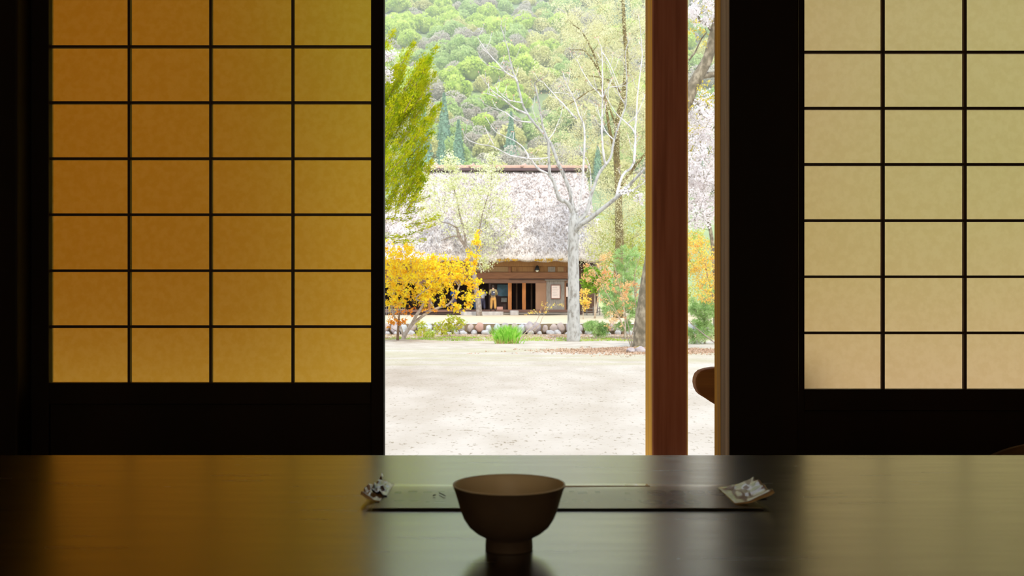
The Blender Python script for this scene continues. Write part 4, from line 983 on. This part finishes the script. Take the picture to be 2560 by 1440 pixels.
# cherry boughs seen at the left edge
PW = leafmat('white cherry petals', (.80, .74, .72), (.90, .86, .86), 2, .5)
YBG = leafmat('young bronze leaves', (.60, .52, .10), (.70, .58, .14), 2)
CHB = mat('grey cherry bark', (.13, .11, .07), (.34, .29, .20), .9, 5, (1.5, 1.5, 1), .6, 9, c3=(.20, .165, .11))
Yh = 41.0
tree('cherry_tree', 'cherry tree with white blossom peeping out left of the evergreen', 'tree', (X(820, Yh), Yh, gz(X(820, Yh), Yh)),
     [([(X(820, Yh), Yh, gz(X(820, Yh), Yh)-.1), P(825, 600, Yh), P(840, 400, Yh), P(880, 250, Yh)], .2, .08)],
     [(968, 140, 26, 14, Yh-4.4, .4, 20), (968, 185, 18, 26, Yh-4.4, .4, 18), (880, 150, 90, 110, Yh, 1.5, 60)], PW, CHB, 16, .16, .06, 81)

# ------------------------------------------------------------------ leaning cherry behind the post
Yk = 31.0; zk = gz(X(1608, Yk), Yk)
tree('cherry_tree', 'big leaning cherry with thick grey trunk and white blossom behind the red post', 'tree', (X(1608, Yk), Yk, zk),
     [([(X(1606, Yk), Yk, zk-.15), P(1608, 860, Yk), P(1613, 800, Yk), P(1624, 710, Yk), P(1638, 620, Yk), P(1656, 500, Yk), P(1682, 370, Yk), P(1718, 250, Yk), P(1746, 190, Yk), P(1768, 150, Yk), P(1779, 110, Yk), P(1790, 60, Yk), P(1815, -20, Yk)], .38, .11),
      ([P(1782, 82, Yk), P(1768, 62, Yk), P(1752, 52, Yk), P(1746, 40, Yk)], .06, .025), ([P(1722, 150, Yk+.4), P(1738, 130, Yk+.4), P(1752, 100, Yk+.4), P(1766, 82, Yk+.4)], .03, .018), ([P(1727, 235, Yk), P(1745, 262, Yk-.3), P(1752, 285, Yk-.3), P(1770, 262, Yk-.3)], .05, .02),
      ([P(1660, 480, Yk), P(1700, 440, Yk), P(1750, 442, Yk), P(1800, 440, Yk), P(1860, 400, Yk)], .06, .02), ([P(1746, 190, Yk), P(1820, 180, Yk+.6), P(1900, 150, Yk+.6)], .12, .04)],
     [(1755, 25, 45, 45, Yk, 1.2, 55), (1755, 300, 50, 60, Yk, 1.6, 75), (1755, 400, 55, 80, Yk, 1.8, 130), (1745, 500, 55, 70, Yk, 1.6, 110), (1850, 350, 70, 220, Yk, 2, 170), (1850, 40, 70, 80, Yk, 1.5, 50), (1598, 490, 10, 12, Yk-.5, .3, 4), (1560, 480, 12, 8, Yk-.5, .3, 3), (1668, 420, 20, 120, Yk, 1, 20)],
     PW, CHB, 26, .17, .052, 91, twig=.006, hexa=True, extra=None)
rs = random.Random(92); cs = [c_ for b in ((1755, 60, 40, 80, 31.2, 1.2, 40), (1740, 330, 40, 90, 31.2, 1.4, 50), (1760, 240, 30, 40, 30.8, 1, 30)) for c_ in blob(rs, *b)]
o = leaves('young_leaves', cs, 5, .12, .06, YBG, None, 6, 1.4); o['kind'] = 'stuff'
ck = [q for q in bpy.data.objects if q.name.startswith('cherry_tree') and abs(q.location.y-Yk) < .5][0]; setp(o, ck)
# another smaller cherry further back in the gap
Yj = 50.0
tree('cherry_tree', 'cherry in white blossom farther back between red post and pillar', 'tree', (X(1790, Yj), Yj, gz(X(1790, Yj), Yj)),
     [([(X(1790, Yj), Yj, gz(X(1790, Yj), Yj)-.1), P(1788, 700, Yj), P(1780, 600, Yj), P(1765, 520, Yj), P(1755, 420, Yj)], .16, .05)],
     [(1755, 470, 60, 110, Yj, 2, 120), (1750, 300, 60, 80, Yj, 2, 60), (1840, 400, 60, 160, Yj, 2, 80)], PW, CHB, 18, .3, .09, 93)

# ------------------------------------------------------------------ shrubs at the right
def shrub(name, label, cat, px, Y, stems, blobs, leafm, bark, per, spread, size, seed, z0=None, **kw):
    z0 = (gz(X(px, Y), Y) if Y < 53 else TZ2) if z0 is None else z0
    b = Vector((X(px, Y), Y, z0-.05))
    return tree(name, label, cat, (b.x, b.y, z0), [([b]+[P(a, c_, Y+d) for a, c_, d in s_], r0, .008) for s_, r0 in stems], blobs, leafm, bark, per, spread, size, seed, twig=.005, leafname='leaves', **kw)
GRN = leafmat('fresh green leaves', (.20, .38, .04), (.34, .50, .06), 2); YG = leafmat('yellow green haze leaves', (.56, .60, .14), (.66, .68, .26), 1.5)
OR = leafmat('orange shoots', (.84, .44, .20), (.88, .66, .32), 2); PIN = leafmat('blue green needles', (.34, .52, .18), (.52, .68, .30), 2, .3); YO = leafmat('yellow orange leaves', (.88, .50, .14), (.88, .78, .16), 4)
BR = mat('thin brown stems', (.40, .30, .20), (.5, .42, .32), .9, 9)
shrub('green_bush', 'bushy fresh green shrub right of the pale trunk', 'shrub', 1487, 60, [([(1487, 720, 0), (1482, 690, 0)], .06), ([(1500, 700, 0), (1503, 680, 0)], .05)],
      [(1480, 700, 26, 34, 60, 1, 75), (1510, 705, 22, 35, 60, .9, 50), (1480, 685, 14, 14, 59.5, .4, 20)], GRN, BR, 24, .22, .10, 101)
shrub('orange_shrub', 'small orange leaved shrub at the foot of the green bush', 'shrub', 1458, 58, [([(1458, 750, 0), (1460, 725, 0)], .03)],
      [(1461, 745, 14, 32, 58, .5, 40)], YO, BR, 12, .16, .08, 102)
shrub('hazy_tree', 'small tree with yellow green haze of leaves behind the right shrubs', 'tree', 1590, 66, [([(1588, 700, 0), (1580, 640, 0), (1585, 560, 0)], .1), ([(1520, 680, .5), (1500, 620, .5)], .07)],
      [(1530, 620, 60, 60, 66, 1.5, 120), (1590, 620, 40, 80, 66, 1.5, 110), (1520, 560, 45, 40, 66, 1.2, 50), (1600, 500, 40, 60, 66, 1.2, 50), (1680, 640, 60, 90, 66, 1.2, 80), (1760, 640, 60, 80, 66, 1.5, 100), (1750, 740, 60, 40, 66, 1.2, 60)], YG, AB, 22, .4, .10, 103)
Yp = 47.0
def pine(label, px, blobs, seed, Y=Yp, stems=None):
    root = thing('young_pine', label, 'pine', (X(px, Y), Y, gz(X(px, Y), Y))); T = Tree(seed); r = random.Random(seed)
    for s_ in (stems or [[(px, 780), (px-2, 700), (px+2, 640)]]): T.limb([(X(px, Y), Y, gz(X(px, Y), Y)-.1)]+[P(a, b, Y) for a, b in s_], .05, .01, 8, 0, 3)
    T.m.build('trunk', MB, root, True); T.m = M(); tg = [t for b in blobs for t in blob(r, *b)]; T.grow(tg, .008, .5); T.m.build('branches', MB, root, True)
    cs = []; ds = []
    for t in tg:
        for k in range(60):
            d = Vector((r.gauss(0, 1), r.gauss(0, 1), r.gauss(.5, 1))).normalized(); cs.append(t+d*.11); ds.append(d*3)
    o = leaves('needles', cs, 1, .01, .018, PIN, root, seed, 9, ds); o['kind'] = 'stuff'
    return root
pine('young blue green pine with long needles between the pale trunk and leaning cherry', 1563, [(1570, 660, 38, 50, Yp, .8, 70), (1545, 740, 45, 45, Yp, .8, 80), (1590, 770, 30, 40, Yp, .7, 50), (1520, 760, 20, 40, Yp, .6, 30)], 111)
pine('low blue green pine in front of the cobble wall', 1490, [(1490, 818, 30, 14, 47.5, .4, 45), (1500, 835, 22, 8, 47.5, .3, 15), (1560, 815, 25, 14, 47.5, .4, 25)], 112, 47.5, [[(1490, 830), (1492, 815)]])
pine('blue green young pine seen between red post and pillar', 1762, [(1755, 780, 40, 40, 40, .8, 70), (1750, 830, 35, 30, 40, .6, 45), (1800, 740, 40, 60, 40, .8, 40)], 113, 40.0, [[(1762, 800), (1765, 740)]])
# fan of orange shoots
Yo = 33.5
shrub('orange_branched_shrub', 'thin arching shrub with orange shoots left of the leaning cherry trunk', 'shrub', 1580, Yo,
      [([(1568, 840, 0), (1552, 800, 0), (1520, 740, 0), (1495, 690, 0), (1470, 655, 0)], .022), ([(1574, 830, 0), (1560, 770, .1), (1545, 700, .1), (1535, 660, .1)], .02), ([(1580, 840, 0), (1590, 780, 0), (1585, 700, 0), (1600, 640, 0)], .02), ([(1560, 820, 0), (1530, 770, -.1), (1500, 745, -.1)], .016)],
      [(1490, 680, 36, 40, Yo, .5, 26), (1530, 720, 50, 45, Yo, .6, 42), (1570, 740, 40, 45, Yo, .5, 30), (1540, 800, 30, 25, Yo, .4, 18), (1515, 650, 30, 20, Yo, .3, 10)], OR, BR, 16, .12, .03, 121, wob=.2, aspect=2.2)
shrub('yellow_orange_maple', 'yellow and orange leaved maple seen between red post and pillar', 'shrub', 1800, 38, [([(1795, 780, 0), (1775, 720, 0), (1760, 640, 0)], .06), ([(1740, 820, 0), (1720, 800, 0)], .03)],
      [(1745, 640, 45, 40, 38, .8, 70), (1765, 690, 40, 40, 38, .8, 60), (1735, 600, 30, 25, 38, .6, 25), (1770, 740, 35, 30, 38, .7, 30), (1850, 680, 60, 80, 38, 1, 60)], YO, AB, 14, .18, .052, 122, hexa=True)
# grass clump and twiggy shrub beside it
Yq = 40.6; zq = gz(X(1268, Yq), Yq)
GC = leafmat('bright grass', (.22, .55, .05), (.42, .70, .12), 6); DG = leafmat('dry grass', (.45, .30, .12), (.55, .42, .2), 6, .2)
gc = thing('grass_clump', 'bright green clump of grass with dry base in the yard', 'grass clump', (X(1268, Yq), Yq, zq))
rq = random.Random(4); m_ = M(); m2 = M()
for i in range(420):
    bx = X(1268, Yq)+rq.gauss(0, .17); by_ = Yq+rq.gauss(0, .14); lean = (bx-X(1268, Yq))*.9+rq.gauss(0, .12); h_ = rq.uniform(.45, .85); w_ = .018
    b0 = Vector((bx, by_, zq-.03)); m1 = b0+Vector((lean*.35, rq.gauss(0, .05), h_*.6)); t1 = b0+Vector((lean, rq.gauss(0, .12), h_))
    m_.add([b0+Vector((-w_, 0, 0)), b0+Vector((w_, 0, 0)), m1+Vector((w_*.8, 0, 0)), m1+Vector((-w_*.8, 0, 0)), t1], [(0, 1, 2, 3), (3, 2, 4)])
for i in range(260):
    a = rq.uniform(0, 6.28); b0 = Vector((X(1268, Yq)+rq.gauss(0, .2), Yq-.1+rq.gauss(0, .15), zq-.02)); t1 = b0+Vector((math.cos(a)*.25, math.sin(a)*.2, rq.uniform(.08, .3)))
    m2.add([b0+Vector((-.012, 0, 0)), b0+Vector((.012, 0, 0)), t1], [(0, 1, 2)])
m_.build('green_blades', GC, gc)['kind'] = 'stuff'; m2.build('dry_blades', DG, gc)['kind'] = 'stuff'
shrub('twiggy_shrub', 'thin leaning shrub with orange tips right of the grass clump', 'shrub', 1292, 42.3,
      [([(1310, 835, 0), (1335, 812, 0), (1350, 785, 0), (1352, 772, 0)], .022), ([(1315, 838, 0), (1345, 815, .1), (1358, 790, .1), (1375, 760, .1)], .018), ([(1310, 840, 0), (1340, 825, -.1), (1355, 800, -.1)], .014)],
      [(1350, 780, 30, 8, 42.3, .2, 8), (1368, 765, 18, 9, 42.3, .2, 9), (1395, 760, 14, 6, 42.3, .2, 6), (1325, 785, 14, 5, 42.3, .15, 5)], YO, BR, 7, .08, .04, 131)
shrub('small_plant', 'little yellow green plant on stones at the foot of the leaning cherry', 'plant', 1592, 29.6, [([(1592, 890, 0), (1594, 880, 0)], .01)],
      [(1594, 880, 14, 10, 29.6, .15, 14)], WEED, BR, 9, .07, .05, 132)
ROCK = SM['purplish grey']
for i, (a, b, s_) in enumerate(((1578, 897, .5), (1600, 896, .62))):
    o = bpy.data.objects.new('rock', big[i].copy()); COL.objects.link(o); o.data.materials.append(ROCK); o.scale = (s_, s_, s_*.6); o.location = P(a, b, 29.2); o.location.z = gz(o.location.x, 29.2)+.05
    tag(o, ['grey rock left of the little plant under the cherry', 'larger grey rock under the little plant by the cherry'][i], 'rock')

# ------------------------------------------------------------------ haze in the valley
HZM = bpy.data.materials.new('valley haze'); HZM.use_nodes = True; n = HZM.node_tree.nodes; n.remove(n['Principled BSDF'])
vs_ = n.new('ShaderNodeVolumeScatter'); vs_.inputs['Color'].default_value = (.95, .96, .97, 1); vs_.inputs['Density'].default_value = .0006; vs_.inputs['Anisotropy'].default_value = .2
HZM.node_tree.links.new(vs_.outputs[0], n['Material Output'].inputs['Volume'])
hz = M().box(-320, 420, 122, 640, -12, 330).build('haze', HZM); tag(hz, 'thin pale haze hanging over the valley before the hillside', 'haze', kind='stuff')
